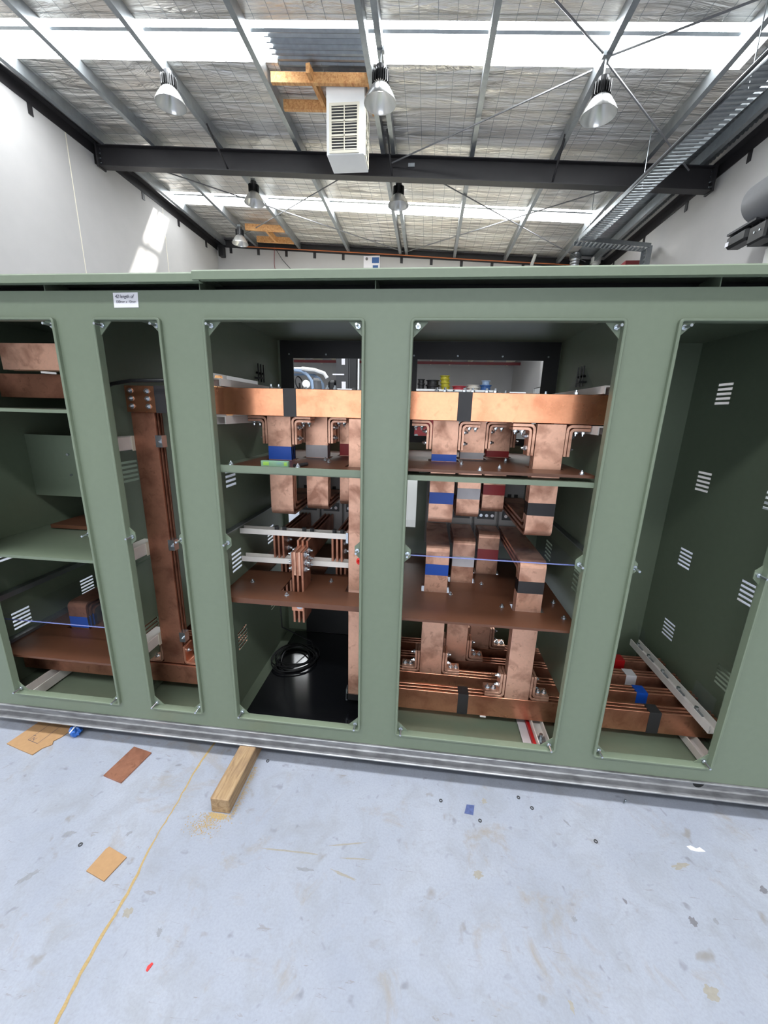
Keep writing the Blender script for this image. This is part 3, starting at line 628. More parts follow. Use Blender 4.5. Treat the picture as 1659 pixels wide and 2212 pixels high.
# bay A
shelf('shelf', 'green', -1.938, -1.254, .03, .78, 1.455, .004, [], .012)
shelf('shelf', 'green', -1.938, -1.254, .03, .79, .863, .004, [(-1.84, -1.6, .4, .7)], .012)
shelf('insulating_shelf', 'brown', -1.86, -1.30, .37, .72, .888, .018, [(-1.80, -1.63, .515, .61)])
shelf('insulating_shelf', 'brown', -1.937, -1.27, .04, .75, .37, .010, [(-1.775, -1.65, .27, .36)])
pn = MB().box(-1.938, -1.256, .40, .403, 1.03, 1.33).build('mounting_plate', 'green', cab)
for x, z in ((-1.72, 1.24), (-1.63, 1.24), (-1.72, 1.14), (-1.63, 1.14)): MB().cyl((x, .4, z), (x, .392, z), .006, 8).build('screw', 'zinc', pn)
# bay C and D
shelf('shelf', 'green', -.798, -.137, .02, .79, 1.262, .004, [(-.69, -.15, .14, .66)], .012)
MB().box(-.798, -.137, .014, .022, 1.254, 1.278).build('shelf_lip', 'green', cab)
shelf('insulating_shelf', 'brown', -.725, -.15, .06, .75, 1.270, .008, hc)
shelf('shelf', 'green', -.130, .632, .02, .79, 1.266, .004, [(-.02, .56, .1, .7)], .014)
MB().box(-.130, .632, .014, .022, 1.252, 1.269).build('shelf_lip', 'green', cab)
shelf('insulating_shelf', 'brown', -.125, .565, .04, .745, 1.289, .010, hd)
shelf('insulating_shelf', 'brown', -.125, .600, .03, .745, .714, .010, hd)
shelf('insulating_shelf', 'brown', -.795, -.15, .035, .72, .745, .006, [(-.305, -.18, .15, .23), (-.57, -.475, .12, .26), (-.70, -.60, .31, .42), (-.44, -.35, .32, .42)], .022)
shelf('floor_sheet', 'black_floor', -.745, -.142, .05, .76, .150, .004)
def pane(x0, x1, y0, y1, z, lab):
    p = MB().box(x0, x1, y0+.003, y1, z-.004, z).build('clear_cover', 'acrylic', cab); MB().box(x0, x1, y0, y0+.003, z-.004, z).build('polished_edge', 'acrylic_edge', p)
    label(p, lab)
pane(-.10, .585, .10, .60, .947, 'clear acrylic barrier sheet'); pane(-1.925, -1.27, .10, .60, .51, 'clear acrylic barrier sheet')
# shelf studs
for x, y, z in ((-.70, .03, 1.278), (-.45, .03, 1.278), (-.42, .30, 1.272), (-.39, .24, 1.272), (-.12, .06, 1.289), (.19, .05, 1.289), (.53, .06, 1.289), (.27, .13, 1.289), (.14, .20, 1.289), (.34, .38, 1.289),
                (.14, .26, .714), (.29, .39, .714), (.345, .18, .714), (.52, .40, .714), (.57, .25, .714), (.57, .12, .714), (-.72, .18, .745), (-.55, .26, .745), (-.53, .08, .745), (-.385, .24, .745)):
    MB().cyl((x, y, z), (x, y, z+.002), .010, 10).cyl((x, y, z+.002), (x, y, z+.009), .0065, 6).cyl((x, y, z+.009), (x, y, z+.014), .003, 8).build('shelf_bolt', 'zinc', cab)
MB().box(-.675, -.142, .765, .775, .15, .72).build('shade_board', 'black_plastic', cab)  # black sheet added to stand for the shade at the back of this bay
# latch pins beside the clear guards
for x, s_, yy in ((.634, -1, .47), (-.799, 1, .545)):
    for k in range(3): MB().cyl((x, yy+.03*(k-1), 1.64), (x+s_*.012, yy+.03*(k-1), 1.64), .005, 8).cyl((x+s_*.010, yy+.03*(k-1), 1.60), (x+s_*.010, yy+.03*(k-1), 1.68), .003, 6).build('latch_pin', 'black_plastic', cab)
    MB().box(min(x, x+s_*.03), max(x, x+s_*.03), yy-.05, yy-.02, 1.612, 1.620).build('latch_tab', 'black_plastic', cab)
# edge angles along the partitions
MB().box(-.799, -.772, .05, .78, .985, .990).build('support_angle', 'galv', cab); MB().box(.608, .634, .05, .78, .985, .990).build('support_angle', 'galv', cab)
MB().box(-1.939, -1.905, .05, .78, .59, .615).build('support_angle', 'galv', cab)
MB().box(-1.939, -1.905, .05, .78, .36, .385).build('support_angle', 'galv', cab)

# =================================================================== COPPER
def bar_set(par, x0, x1, y, z0, z1, mat='copper_clean', n=3):
    for k in range(n): MB().box(x0, x1, y+.02*k, y+.02*k+.01, z0, z1).build('bar', mat, par, bevel=.0012)
def band(par, x0, x1, y0, y1, z0, z1, mat):
    MB().box(x0, x1, y0-.0012, y1+.0012, z0-.0012, z1+.0012).build('tape_band', mat, par)
PH = {'N': ('black', .165, 'tape_black'), 'B': ('blue', .285, 'tape_blue'), 'W': ('white', .405, 'tape_white'), 'R': ('red', .525, 'tape_red')}
UZ0, UZ1, LZ0, LZ1 = 1.452, 1.553, .188, .288
pos = {'N': 'front', 'B': 'second', 'W': 'third', 'R': 'rearmost'}
for k, (cn, y, tm) in PH.items():
    t = thing('busbar', 'upper horizontal copper busbar, %s of four%s' % (pos[k], ', with two black tape bands' if k == 'N' else ''), 'busbar', (-.25, y, UZ0), 'upper busbars')
    bar_set(t, -1.19 if k == 'N' else -1.10, .625, y, UZ0, UZ1)
    if k == 'N':
        for x in (-.545, .108): band(t, x, x+.05, y, y+.05, UZ0, UZ1, tm)
        band(t, -1.065, -1.02, y, y+.05, UZ0, UZ1, tm)
        for i in range(2):
            for j in range(3): bolt(t, (-1.165+.07*i, y, 1.475+.029*j), (0, -1, 0), .007, .009)
    for x in ((-.60, -.57, -.38, -.35, .03, .06, .13, .16, .21, .24, .52) if k == 'N' else (-.5, -.3, .1, .3, .45)):
        MB().cyl((x, y+.025, UZ1-.02), (x, y+.025, UZ1+.016), .0045, 8).cyl((x, y+.025, UZ1), (x, y+.025, UZ1+.008), .008, 6).build('clamp_bolt', 'zinc', t)
    if k == 'N':
        for x in (-.335, .285): MB().box(x, x+.055, y-.006, y+.056, UZ1, UZ1+.004).build('clamp_plate', 'white_metal', t); 
    t = thing('busbar', 'lower horizontal copper busbar in the right bays with %s tape' % cn, 'busbar', (.55, y, LZ0), 'lower right busbars')
    bar_set(t, -.17, 1.255, y, LZ0, LZ1, 'copper_mid' if k in 'NB' else 'copper_dull')
    xe = {'N': .99, 'B': .998, 'W': 1.01, 'R': 1.013}[k]; band(t, xe, xe+.047, y, y+.05, LZ0 if k == 'N' else .236, LZ1, tm)
    if k == 'N': band(t, .198, .243, y, y+.05, LZ0, LZ1, tm); MB().box(.30, .325, y-.004, y+.054, LZ0-.005, LZ0).build('clip', 'white_metal', t)
    t = thing('busbar', 'lower horizontal copper busbar in the left bays, %s of four' % pos[k], 'busbar', (-1.4, y, .2), 'lower left busbars')
    bar_set(t, -1.93, -.84, y, .20, .295, 'copper_dull')
def brackets(par, x0, y, zb, up, w=.1, reach=.085, rows=(1, 1)):
    """L-shaped copper joint straps either side of a dropper; up=+1 straps stand on a lower bar, -1 hang under an upper bar"""
    for s, on in ((-1, rows[0]), (1, rows[1])):
        if not on: continue
        xs = x0 if s < 0 else x0+w
        for k in range(2):
            xa = xs+s*(.0075+.0125*k); za = zb+up*(.006+.0125*k)
            out = bend([(xs+s*reach, za), (xa, za), (xa, zb+up*.115)], .010, .016-.004*k)
            MB().extrude(out, XZ, y+.002, y+.062).build('joint_strap', 'copper', par, bevel=.0008)
        for z in (zb+up*.045, zb+up*.09): bolt(par, (xs+s*.0255, y+.03, z), (s, 0, 0), .008, .011)
        for xx in (.045, .07): bolt(par, (xs+s*xx, y+.03, zb+up*.0235), (0, 0, up), .008, .011)
BACK = .655
def upper_drop(x, k, bay, tape_hi, tape_lo):
    cn, y, tm = PH[k]; t = thing('busbar_dropper', 'upper %s-phase copper dropper in the %s bay, bending back to the breaker' % (cn, bay), 'busbar', (x+.05, y, 1.026), 'upper droppers')
    for i in range(3):
        out = bend([(y+.005+.02*i, 1.449), (y+.005+.02*i, 1.031+.02*i), (BACK, 1.031+.02*i)], .010, .022)
        MB().extrude(out, YZ, x, x+.1).build('bar', 'copper', t)
    for z0, z1 in (tape_hi, tape_lo):
        if z1 > z0: band(t, x, x+.1, y, y+.05, z0, z1, tm)
    brackets(t, x, y, 1.450, -1, reach=.085, rows=(k == 'N' or bay == 'third' or k == 'B', 1))
    return t
def lower_drop(x, k, bay):
    cn, y, tm = PH[k]; t = thing('busbar_dropper', 'lower %s-phase copper dropper in the %s bay, from breaker down to busbar' % (cn, bay), 'busbar', (x+.05, y, .29), 'lower droppers')
    for i in range(3):
        out = bend([(y+.005+.02*i, .290), (y+.005+.02*i, .919-.02*i), (BACK, .919-.02*i)], .010, .022)
        MB().extrude(out, YZ, x, x+.1).build('bar', 'copper', t)
    band(t, x, x+.1, y, y+.05, .79, .838, tm)
    brackets(t, x, y, .289, 1)
    return t
for k, (x, y) in DROP.items():
    upper_drop(x, k, 'fourth', (1.291, 1.316) if k != 'N' else (0, 0), (1.112, 1.158)); lower_drop(x, k, 'fourth')
for k, (x, y) in CDROP.items(): upper_drop(x, k, 'third', (1.272, 1.325), (0, 0))
t = thing('busbar_riser', 'tall flat copper riser at the right edge of the third bay', 'busbar', (-.24, .165, .229), 'risers')
for i in range(3): MB().box(-.293, -.193, .165+.02*i, .175+.02*i, .30 if i else .232, 1.449).build('bar', 'copper', t, bevel=.001)
MB().box(-.300, -.186, .160, .218, .205, .235).build('foot_clamp', 'black_plastic', t); MB().box(-.302, -.295, .160, .19, .20, .26).build('clip', 'zinc', t)
MB().box(-.303, -.294, .162, .20, .955, 1.0).build('clip', 'zinc', t)
t = thing('busbar_riser', 'tall dark copper riser standing in the narrow second bay', 'busbar', (-1.13, .175, .30), 'risers')
for i in range(3): MB().box(-1.185, -1.085, .177+.02*i, .187+.02*i, .298, 1.545 if i else 1.451).build('bar', 'copper_dull', t, bevel=.001)
for i in range(2): MB().box(-1.05, -.95, .235+.09*i, .245+.09*i, .298, 1.55).build('side_bar', 'copper_dull', t, bevel=.001)
for z in (.42, .87, 1.315): MB().box(-1.088, -1.06, .170, .200, z, z+.048).build('clamp', 'zinc', t); bolt(t, (-1.068, .170, z+.024), (0, -1, 0), .006, .008)
for s in (-1, 1):
    xs = -1.185 if s < 0 else -1.085
    out = bend([(xs+s*.07, .303), (xs+s*.008, .303), (xs+s*.008, .39)], .010, .014); MB().extrude(out, XZ, .175, .235).build('joint_strap', 'pink_copper' if s > 0 else 'copper', t, bevel=.0008)
    bolt(t, (xs+s*.0135, .20, .36), (s, 0, 0), .007, .01); bolt(t, (xs+s*.05, .20, .309), (0, 0, 1), .007, .01)
# bay A copper
t = thing('busbar', 'short upper copper bar in the leftmost bay, heavily hand-marked', 'busbar', (-1.5, .165, 1.602))
for i in range(3): MB().box(-1.705, -1.26, .165+.02*i, .175+.02*i, 1.604, 1.704).build('bar', 'copper', t, bevel=.001)
bar_set(thing('busbar', 'copper bar behind the hand-marked bar in the leftmost bay', 'busbar', (-1.5, .3, 1.52)), -1.90, -1.26, .30, 1.50, 1.60, 'copper_dull', 4)
t = thing('busbar_dropper', 'dark copper dropper behind the plate in the leftmost bay', 'busbar', (-1.72, .525, .84))
for i in range(3): MB().box(-1.79, -1.64, .525+.02*i, .535+.02*i, .80, 1.50).build('bar', 'copper_dull', t)
t = thing('busbar_dropper', 'short copper dropper with blue band in the leftmost bay', 'busbar', (-1.71, .285, .296))
for i in range(3):
    MB().extrude(bend([(.29+.02*i, .297), (.29+.02*i, .501-.02*i), (.62, .501-.02*i)], .010, .022), YZ, -1.762, -1.662).build('bar', 'copper_dull', t)
band(t, -1.762, -1.662, .285, .335, .372, .429, 'tape_blue')
# bay C fault-side stacks on edge
def stack(x, label_, y0, zbot, front):
    t = thing('busbar_stack', label_, 'busbar', (x+.025, y0, zbot), 'edge-on copper stacks')
    for i in range(3):
        MB().box(x+.02*i, x+.02*i+.009, y0, BACK, .837, .942).build('bar', 'copper_dull', t, bevel=.0008)
        yb = .125 if front else .325
        MB().box(x+.02*i, x+.02*i+.009, yb, yb+.10, zbot, .836 if not front else .915).build('drop_bar', 'copper_dull', t, bevel=.0008)
    if front:
        for i in range(2): MB().box(x+.0095+.02*i, x+.0195+.02*i, .122, .24, .816, .918).build('spacer', 'copper', t, bevel=.0008)
        for yy in (.15, .20):
            for z in (.835, .865, .90):
                bolt(t, (x+.05, yy, z), (1, 0, 0), .009, .012); bolt(t, (x-.001, yy, z), (-1, 0, 0), .009, .012)
        b = MB().box(x-.004, x+.045, .123, .128, .655, .70).build('end_tag', 'pink_copper', t); bolt(t, (x+.03, .123, .68), (0, -1, 0), .010, .008)
    else:
        for z in (.87, .91): bolt(t, (x+.05, .30, z), (1, 0, 0), .009, .012)
stack(-.647, 'left edge-on copper stack clamped between white channels', .25, .60, False)
stack(-.522, 'central edge-on copper stack standing in the brown shelf, studded with bolts', .20, .60, True)
stack(-.385, 'right edge-on copper stack clamped between white channels', .25, .60, False)

# ---------------------------------------------------------------- white support channels
def channel_x(x0, x1, y, z, h, lab, bolts=()):
    t = thing('support_channel', lab, 'channel', ((x0+x1)/2, y, z), 'busbar supports')
    MB().extrude([(y, z), (y+.045, z), (y+.045, z+h), (y+.040, z+h), (y+.040, z+.006), (y+.005, z+.006), (y+.005, z+h), (y, z+h)], YZ, x0, x1).build('channel', 'white_fibre', t)
    for x in bolts: MB().cyl((x, y+.022, z+.006), (x, y+.022, z+h+.012), .010, 6).build('bolt', 'dark_grey', t)
    return t
channel_x(-.796, -.30, .245, .943, .024, 'upper white channel above the edge-on copper stacks', (-.635, -.60, -.51, -.475, -.375, -.34))
channel_x(-.796, -.30, .245, .812, .024, 'lower white channel below the edge-on copper stacks')
def channel_y(x, w, y0, y1, z, h, lab, bolts=(), clear=None, flip=False):
    t = thing('support_channel', lab, 'channel', (x+w/2, (y0+y1)/2, z), 'busbar supports')
    vv = (lambda q: 2*z+h-q) if flip else (lambda q: q)
    MB().extrude([(a_, vv(b_)) for a_, b_ in ((x, z), (x+w, z), (x+w, z+h), (x+w-.004, z+h), (x+w-.004, z+.005), (x+.004, z+.005), (x+.004, z+h), (x, z+h))], lambda u, v, d: (u, d, v), y0, y1).build('channel', 'white_fibre', t)
    for y in bolts:
        MB().box(x+.006, x+w-.006, y-.025, y+.012, z+.005, z+.010).build('clamp_strap', 'galv', t)
        MB().cyl((x+w/2, y, z+.008), (x+w/2, y, z+.032), .008, 6).build('bolt', 'zinc', t)
    if clear: MB().extrude(clear, YZ, x+w-.003, x+w).build('clear_guard', 'acrylic', t)
    return t
channel_y(-.797, .042, .10, .70, 1.555, .026, 'white channel above the upper busbars at the left of the third bay', (), [(.5, 1.58), (.70, 1.58), (.68, 1.61), (.52, 1.67)], True)
channel_y(-.797, .042, .12, .42, 1.418, .030, 'white channel below the upper busbars at the left of the third bay', flip=True)
channel_y(.585, .046, .12, .72, 1.555, .026, 'white channel above the upper busbars at the right of the fourth bay', (), [(.32, 1.58), (.62, 1.58), (.5, 1.67), (.44, 1.67)], True)
channel_y(.585, .046, .12, .60, 1.418, .030, 'white channel below the upper busbars at the right of the fourth bay', flip=True)
channel_y(1.155, .045, .075, .68, .290, .034, 'long white channel over the tape-banded busbars in the rightmost bay', (.185, .305, .425, .545, .645), [(.62, .32), (.68, .32), (.72, .40), (.66, .40)])
channel_y(1.155, .045, .03, .60, .150, .034, 'white channel under the busbars in the rightmost bay')
channel_y(.520, .05, .03, .60, .150, .036, 'white channel under the busbars in the fourth bay', (.06, .10))
channel_y(-1.80, .06, .03, .60, .150, .045, 'white channel under the busbars in the leftmost bay')
tag(MB().box(1.205, 1.207, .14, .26, .30, .40).build('clear_guard', 'acrylic'), 'clear plastic guard by the long channel in the rightmost bay', 'guard')
tag(MB().box(.47, .505, .02, .55, .145, .150).build('red_striped_strip', 'tape_white'), 'grey and white strip beside the lower channel in the fourth bay', 'strip')
tag(MB().box(.506, .518, .02, .55, .145, .165).build('red_strip', 'tape_red'), 'red strip beside the lower channel in the fourth bay', 'strip')
for z, nm in ((1.302, 'top'), (.845, 'middle'), (.40, 'bottom')):
    t = thing('riser_support', nm+' white support arm gripping the riser in the second bay', 'support', (-1.22, .12, z), 'riser support arms')
    MB().extrude([(-1.247, z), (-1.190, z), (-1.190, z+.052), (-1.247, z+.052)], XZ, .03, .23).build('arm', 'white_fibre', t, bevel=.003)
    MB().box(-1.190, -1.1865, .165, .225, z-.004, z+.056).build('end_pad', 'cream', t)

# ---------------------------------------------------------------- air circuit breakers
def breaker(x0, lab):
    t = thing('circuit_breaker', lab, 'breaker', (x0+.25, .72, .80), 'circuit breakers')
    MB().box(x0, x0+.50, .695, .79, .80, 1.17).build('housing', 'grey_plastic', t, bevel=.004)
    for i in range(4):
        xa = x0+.004+.124*i
        p = MB().box(xa, xa+.116, .670, .696, .81, 1.16).build('pole', 'grey_plastic', t, bevel=.004)
        MB().box(xa+.015, xa+.100, .662, .671, .955, 1.0).build('terminal_recess', 'dark_grey', p)
        for q in range(3): MB().cyl((xa+.03+.028*q, .664, .978), (xa+.03+.028*q, .648, .978), .009, 6).build('terminal_bolt', 'zinc', p)
        for q in range(2): MB().box(xa+.032+.032*q, xa+.050+.032*q, .667, .671, 1.075, 1.09).build('vent_slot', 'black_plastic', p)
    return t
breaker(.018, 'grey four-pole circuit breaker at the back of the fourth bay')
breaker(-.672, 'grey four-pole circuit breaker at the back of the third bay')
t = thing('current_sensor', 'small black sensor block beside the neutral in the fourth bay', 'sensor', (.33, .6, 1.14))
MB().box(.295, .365, .56, .64, 1.12, 1.20).build('body', 'black_plastic', t, bevel=.006)
for x in (.31, .35): MB().cyl((x, .56, 1.13), (x, .55, 1.13), .007, 8).build('terminal', 'zinc', t)

# ---------------------------------------------------------------- loose things in the cabinet
t = thing('cable_coil', 'coil of black cable lying on the black floor sheet', 'cable', (-.655, .48, .15))
pts = []
for k in range(5*26+1):
    a = 2*PI*k/26; r = .10+.018*math.sin(a*.37+1)+.006*math.sin(a*3.1)
    pts.append((-.655+.012*math.sin(a*.21)+r*1.06*math.cos(a), .49+.012*math.cos(a*.17)+r*1.05*math.sin(a), .155+.0045*k/26+.002*math.sin(a*1.7)))
MB().tube(pts, .0038, 6).build('coil', 'black_plastic', t, True)
MB().tube([pts[0], (-.60, .62, .18), (-.745, .55, .3), (-.755, .56, .45), (-.735, .60, .6), (-.70, .62, .74)], .0038, 6).build('tail', 'black_plastic', t, True)
tag(MB().tube([(-.49, .22, .63), (-.44, .35, .56), (-.34, .45, .50), (-.22, .5, .47)], .007, 8).build('red_lead', 'tape_red', None, True), 'red cable looping below the brown shelf in the third bay', 'cable')
t = thing('spirit_level', 'small clear and lime green spirit level on the shelf lip', 'level', (-.55, .075, 1.27))
MB().box(-.605, -.500, .070, .085, 1.2705, 1.292).build('body', 'vinyl', t, bevel=.001)
for a, b in ((-.596, -.574), (-.516, -.505)): MB().box(a, b, .0695, .0855, 1.275, 1.288).build('vial', 'green_vial', t)
MB().cyl((-.545, .0775, 1.281), (-.527, .0775, 1.281), .006, 10).build('blue_vial', 'blue_plastic', t)
t = thing('marker_pen', 'black marker pen lying beside the blue-banded dropper', 'pen', (-.455, .11, 1.277))
MB().cyl((-.468, .085, 1.277), (-.449, .135, 1.277), .0065, 10).build('barrel', 'dark_grey', t, True); MB().cyl((-.468, .085, 1.277), (-.475, .067, 1.277), .0072, 10).build('cap', 'black_plastic', t, True)
t = thing('plastic_plug', 'red plastic plug hanging on a wire by the copper riser', 'plug', (-.222, .03, .935))
MB().lathe((-.222, .03, .935), [(0, -.012), (.009, -.012), (.013, -.004), (.013, .006), (.006, .010), (.006, .002), (0, .002)], 14, (-.4, -1, .3)).build('plug', 'red_plastic', t, True)
MB().tube([(-.222, .03, .94), (-.212, .015, .96), (-.205, .004, .975)], .001, 5).build('wire', 'zinc', t)
tag(MB().tube([(-1.24, .10, 1.53), (-1.20, .12, 1.555), (-1.12, .12, 1.568), (-1.0, .13, 1.572), (-.88, .14, 1.570)], .007, 8).build('black_lead', 'black_plastic', None, True), 'black cable running over the copper plate in the second bay', 'cable')

# ---------------------------------------------------------------- hand-written note
t = thing('paper_note', 'small white note with handwriting stuck above the second bay', 'note', (-1.005, -.001, 1.79))
MB().add([(-1.049, -.0006, 1.834), (-.961, -.0006, 1.835), (-.963, -.0016, 1.790), (-1.050, -.0016, 1.789)], [(0, 1, 2, 3)]).build('paper', 'paper', t)
def writing(par, text, x, z, size, name):
    c = bpy.data.curves.new(name, 'FONT'); c.body = text; c.size = size; c.shear = .25; c.space_character = .95
    o = bpy.data.objects.new(name, c); COL.objects.link(o)
    dg = bpy.context.evaluated_depsgraph_get(); me = bpy.data.meshes.new_from_object(o.evaluated_get(dg)); bpy.data.objects.remove(o)
    me.transform(Matrix.Translation(Vector((x, -.0022, z))-ORG[par.name]) @ Matrix.Rotation(PI/2, 4, 'X')); me.materials.append(M['ink'])
    o = bpy.data.objects.new(name, me); COL.objects.link(o); o.parent = par; return o
writing(t, '42 length of', -1.043, 1.818, .0145, 'handwriting'); writing(t, '100mm x 10mm', -1.043, 1.803, .0115, 'handwriting')

# =================================================================== ON THE FLOOR
def flat(name, pts, z0, th, mat, lab, cat, group=None):
    n = len(pts); m = MB().add([(x, y, z0) for x, y in pts]+[(x, y, z0+th) for x, y in pts], [tuple(range(n-1, -1, -1)), tuple(range(n, 2*n))]+[(i, (i+1) % n, n+(i+1) % n, n+i) for i in range(n)])
    return tag(m.build(name, mat), lab, cat, group)
tb = thing('timber_bearer', 'short squared timber bearer supporting the base channel', 'timber', (-.70, 0, 0))
MB().box(-.733, -.660, -.250, .22, .0, .066).build('block', 'post', tb, bevel=.003)
for x in (-1.85, 1.7):
    q = thing('timber_bearer', 'squared timber bearer hidden under the %s end of the cabinet' % ('left' if x < 0 else 'right'), 'timber', (x, .4, 0)); MB().box(x, x+.08, .06, .74, 0, .066).build('block', 'post', q)
t = thing('cardboard_sheet', 'torn cardboard with a pencilled rectangle lying half under the cabinet', 'cardboard', (-1.7, -.03, 0))
cp = [(-1.788, -.085), (-1.70, -.105), (-1.623, -.121), (-1.612, -.085), (-1.588, -.062), (-1.60, -.045), (-1.585, -.02), (-1.57, .04), (-1.60, .075), (-1.76, .085)]
n = len(cp); MB().add([(x, y, .0008) for x, y in cp]+[(x, y, .005) for x, y in cp], [tuple(range(n-1, -1, -1)), tuple(range(n, 2*n))]+[(i, (i+1) % n, n+(i+1) % n, n+i) for i in range(n)]).build('sheet', 'card', t)
m = MB()
for (xa, ya), (xb, yb) in (((-1.715, -.055), (-1.70, .05)), ((-1.715, -.055), (-1.655, -.068)), ((-1.655, -.068), (-1.64, .05)), ((-1.715, -.03), (-1.70, -.032)), ((-1.705, -.058), (-1.70, -.04)), ((-1.70, -.04), (-1.69, -.055)), ((-1.69, -.055), (-1.685, -.04))):
    d = Vector((xb-xa, yb-ya)).normalized(); k = Vector((-d.y, d.x))*.0009
    m.add([(xa-k.x, ya-k.y, .0054), (xb-k.x, yb-k.y, .0054), (xb+k.x, yb+k.y, .0054), (xa+k.x, ya+k.y, .0054)], [(0, 1, 2, 3)])
m.build('pencil_drawing', 'ink', t)
flat('cardboard_offcut', [(-1.029, -.485), (-1.018, -.418), (-1.012, -.410), (-.93, -.432), (-.95, -.504)], .0006, .004, 'card', 'small square cardboard offcut left of the floor joint', 'cardboard')
flat('copper_offcut', [(-1.244, -.171), (-1.223, -.027), (-1.127, -.045), (-1.150, -.191)], .0006, .006, 'copper_dull', 'dull copper bar offcut lying on the floor', 'copper plate')
t = thing('plastic_wrap', 'crumpled blue plastic scrap by the base channel', 'scrap', (-1.533, .005, 0))
m = MB(); rnd = random.Random(3); vs = []; nu, nv = 14, 8
for j in range(nv+1):
    for i in range(nu):
        a, b = 2*PI*i/nu, PI*j/nv; r = .026*(1+.45*(rnd.random()-.5)); vs.append((-1.533+r*math.cos(a)*math.sin(b)*.95, .003+r*math.sin(a)*math.sin(b)*.8, max(.001, .022+r*math.cos(b)*.95)))
m.add(vs, [(j*nu+i, j*nu+(i+1) % nu, (j+1)*nu+(i+1) % nu, (j+1)*nu+i) for j in range(nv) for i in range(nu)]); m.build('film', 'blue_plastic', t)
MB().tube([(-1.54, -.02, .03), (-1.53, -.005, .046), (-1.525, .01, .05), (-1.54, .015, .04)], .003, 5).build('fold', 'white_metal', t)
flat('tape_square', [(.231, -.098), (.261, -.098), (.252, -.137), (.219, -.134)], .0004, .0008, 'blue_patch', 'square of faded blue tape stuck to the floor', 'tape')
flat('paper_scrap', [(1.000, -.152), (1.016, -.148), (1.030, -.156), (1.045, -.150), (1.056, -.163), (1.03, -.166), (1.008, -.164)], .0006, .002, 'paper', 'torn white paper scrap on the floor at right', 'paper')
flat('red_scrap', [(-.679, -.667), (-.672, -.658), (-.667, -.660), (-.672, -.676), (-.677, -.675)], .0006, .002, 'red_plastic', 'tiny red plastic scrap near the bottom edge', 'scrap')
t = thing('screw', 'single zinc screw lying in front of the base channel', 'screw', (.856, -.012, 0))
MB().cyl((.850, -.016, .004), (.862, -.004, .004), .0022, 8).cyl((.862, -.004, .004), (.865, -.001, .004), .0045, 8).build('shank', 'zinc', t)
for (x, y), lb in zip(((-1.117, -.415), (.131, -.096), (.275, -.155), (.681, -.176), (.440, -.043), (.483, -.080), (-.61, -.015)),
                      ('near the cardboard offcut', 'left of the blue tape square', 'just below the blue tape square', 'halfway to the white paper scrap', 'close to the cabinet, right of the tape square', 'in open floor right of the tape square', 'beside the timber bearer')):
    tag(MB().lathe((x, y, .0005), [(.0035, 0), (.0068, 0), (.0068, .002), (.0035, .002), (.0035, 0)], 14).build('washer', 'dark_grey'), 'small dark washer on the floor '+lb, 'washer', 'washers on the floor')
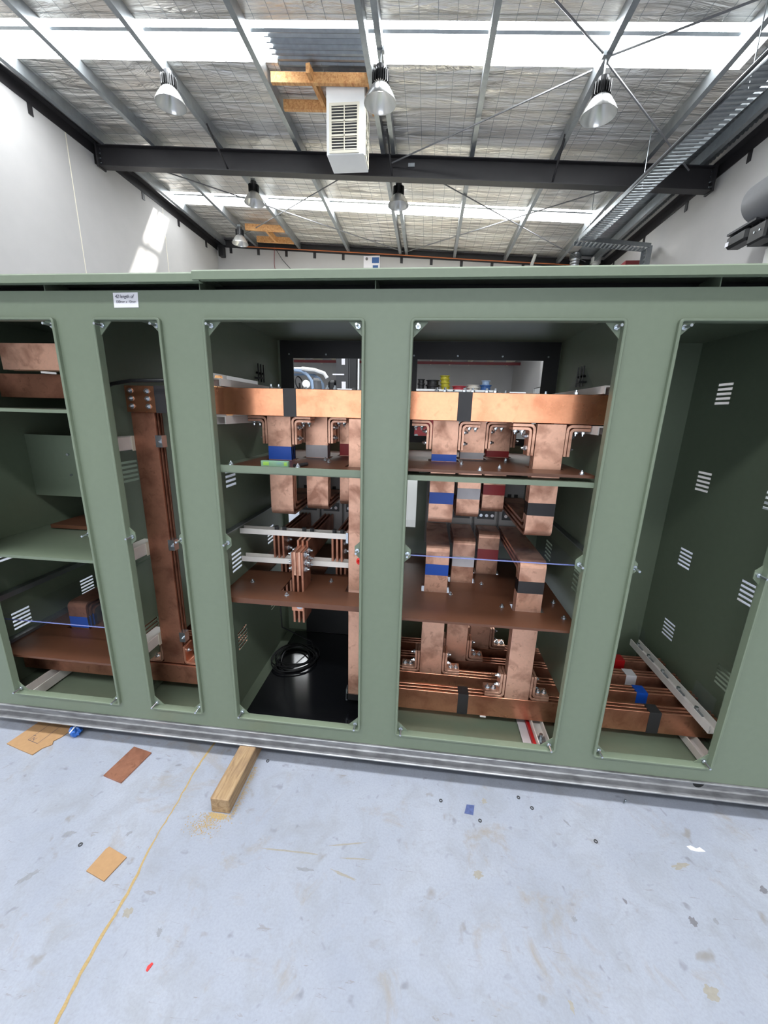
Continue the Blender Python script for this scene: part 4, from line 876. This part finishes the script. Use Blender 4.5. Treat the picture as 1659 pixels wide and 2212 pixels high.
# paint-worn marks and drips on the slab
M['stain_grey'] = simple('grey_scuff', (132, 134, 140), .6, 0, .1, 90); M['stain_tan'] = simple('tan_stain', (146, 141, 132), .6, 0, .1, 90); M['stain_dark'] = simple('dark_scuff', (112, 111, 117), .6, 0, .12, 90)
rs = random.Random(5)
def stain(x, y, a, b, rot, mat):
    pts = []
    for k in range(22):
        th = 2*PI*k/22; r = 1+.7*(rs.random()-.5); u, v = a*r*math.cos(th), b*r*math.sin(th)
        pts.append((x+u*math.cos(rot)-v*math.sin(rot), y+u*math.sin(rot)+v*math.cos(rot), .0003))
    MB().add(pts, [tuple(range(22))]).build('stain', mat, floor)
for q in ((-.819, -.567, .013, .012, 0, 'stain_tan'), (-.695, -.595, .007, .010, .3, 'stain_grey'), (-1.200, -.520, .032, .009, .9, 'stain_grey'), (.302, -.076, .010, .010, 0, 'stain_tan'), (.45, -.603, .005, .013, .1, 'stain_tan'),
          (.883, -.377, .012, .010, .5, 'stain_dark'), (1.169, -.261, .013, .009, .4, 'stain_dark'), (.953, -.368, .006, .008, 0, 'stain_grey'), (.832, -.534, .018, .014, .3, 'stain_tan'), (-.208, -.298, .075, .0028, .2, 'stain_tan'),
          (-.164, -.338, .043, .0026, .08, 'stain_tan'), (-.326, -.390, .030, .005, .05, 'stain_grey'), (-.195, -.390, .043, .004, -.23, 'stain_tan'), (-.40, -.344, .10, .003, .03, 'stain_tan'), (.246, -.334, .016, .011, .4, 'stain_tan'),
          (.94, -.22, .030, .008, .3, 'stain_tan'), (.522, -.416, .009, .007, 0, 'stain_grey'), (-1.187, -.386, .02, .007, .3, 'stain_grey'), (-.98, -.36, .012, .006, 1.0, 'stain_grey'), (.60, -.12, .004, .016, .7, 'stain_grey'), (.70, -.35, .005, .008, .5, 'stain_dark')):
    stain(*q)
# sawdust-filled saw cut and spill: loose grains, one object each
rnd = random.Random(11); m = MB(); L, R_ = [], []
for k in range(90):
    y = .25-1.6*k/89; x = -.888+.055*(max(0, -.2-y)/.6 if y < -.2 else 0)+.004*math.sin(y*21)+.003*(rnd.random()-.5); wd = .0018+.0012*(1+math.sin(y*9+1))+.0016*rnd.random()
    L.append((x-wd, y, .0006)); R_.append((x+wd, y, .0006))
m.add(L+R_, [(i, i+1, 90+i+1, 90+i) for i in range(89)])
sd = m.build('sawdust_joint', 'sawdust', floor); sd['kind'] = 'stuff'; label(sd, 'yellow sawdust filling the floor joint')
m = MB()
for k in range(900):
    if k % 3: x, y = -.70+rnd.gauss(0, .022), -.262+rnd.gauss(0, .008)
    else: x, y = -.735+rnd.gauss(0, .03), -.30+rnd.gauss(0, .018)
    if -.736 < x < -.657 and y > -.253: continue
    r = .0012+.0018*rnd.random(); a = rnd.random()*6
    m.add([(x+r*math.cos(a+q*2.1), y+r*math.sin(a+q*2.1), .0006+.0004*rnd.random()) for q in range(3)], [(0, 1, 2)])
for k in range(500):
    x, y = -.655+abs(rnd.gauss(0, .010)), -.25+.2*rnd.random(); r = .001+.0014*rnd.random(); a = rnd.random()*6
    m.add([(x+r*math.cos(a+q*2.1), y+r*math.sin(a+q*2.1), .0006+.0004*rnd.random()) for q in range(3)], [(0, 1, 2)])
sp = m.build('sawdust_spill', 'sawdust'); sp['kind'] = 'stuff'; tag(sp, 'yellow sawdust scattered around the timber bearer', 'sawdust')
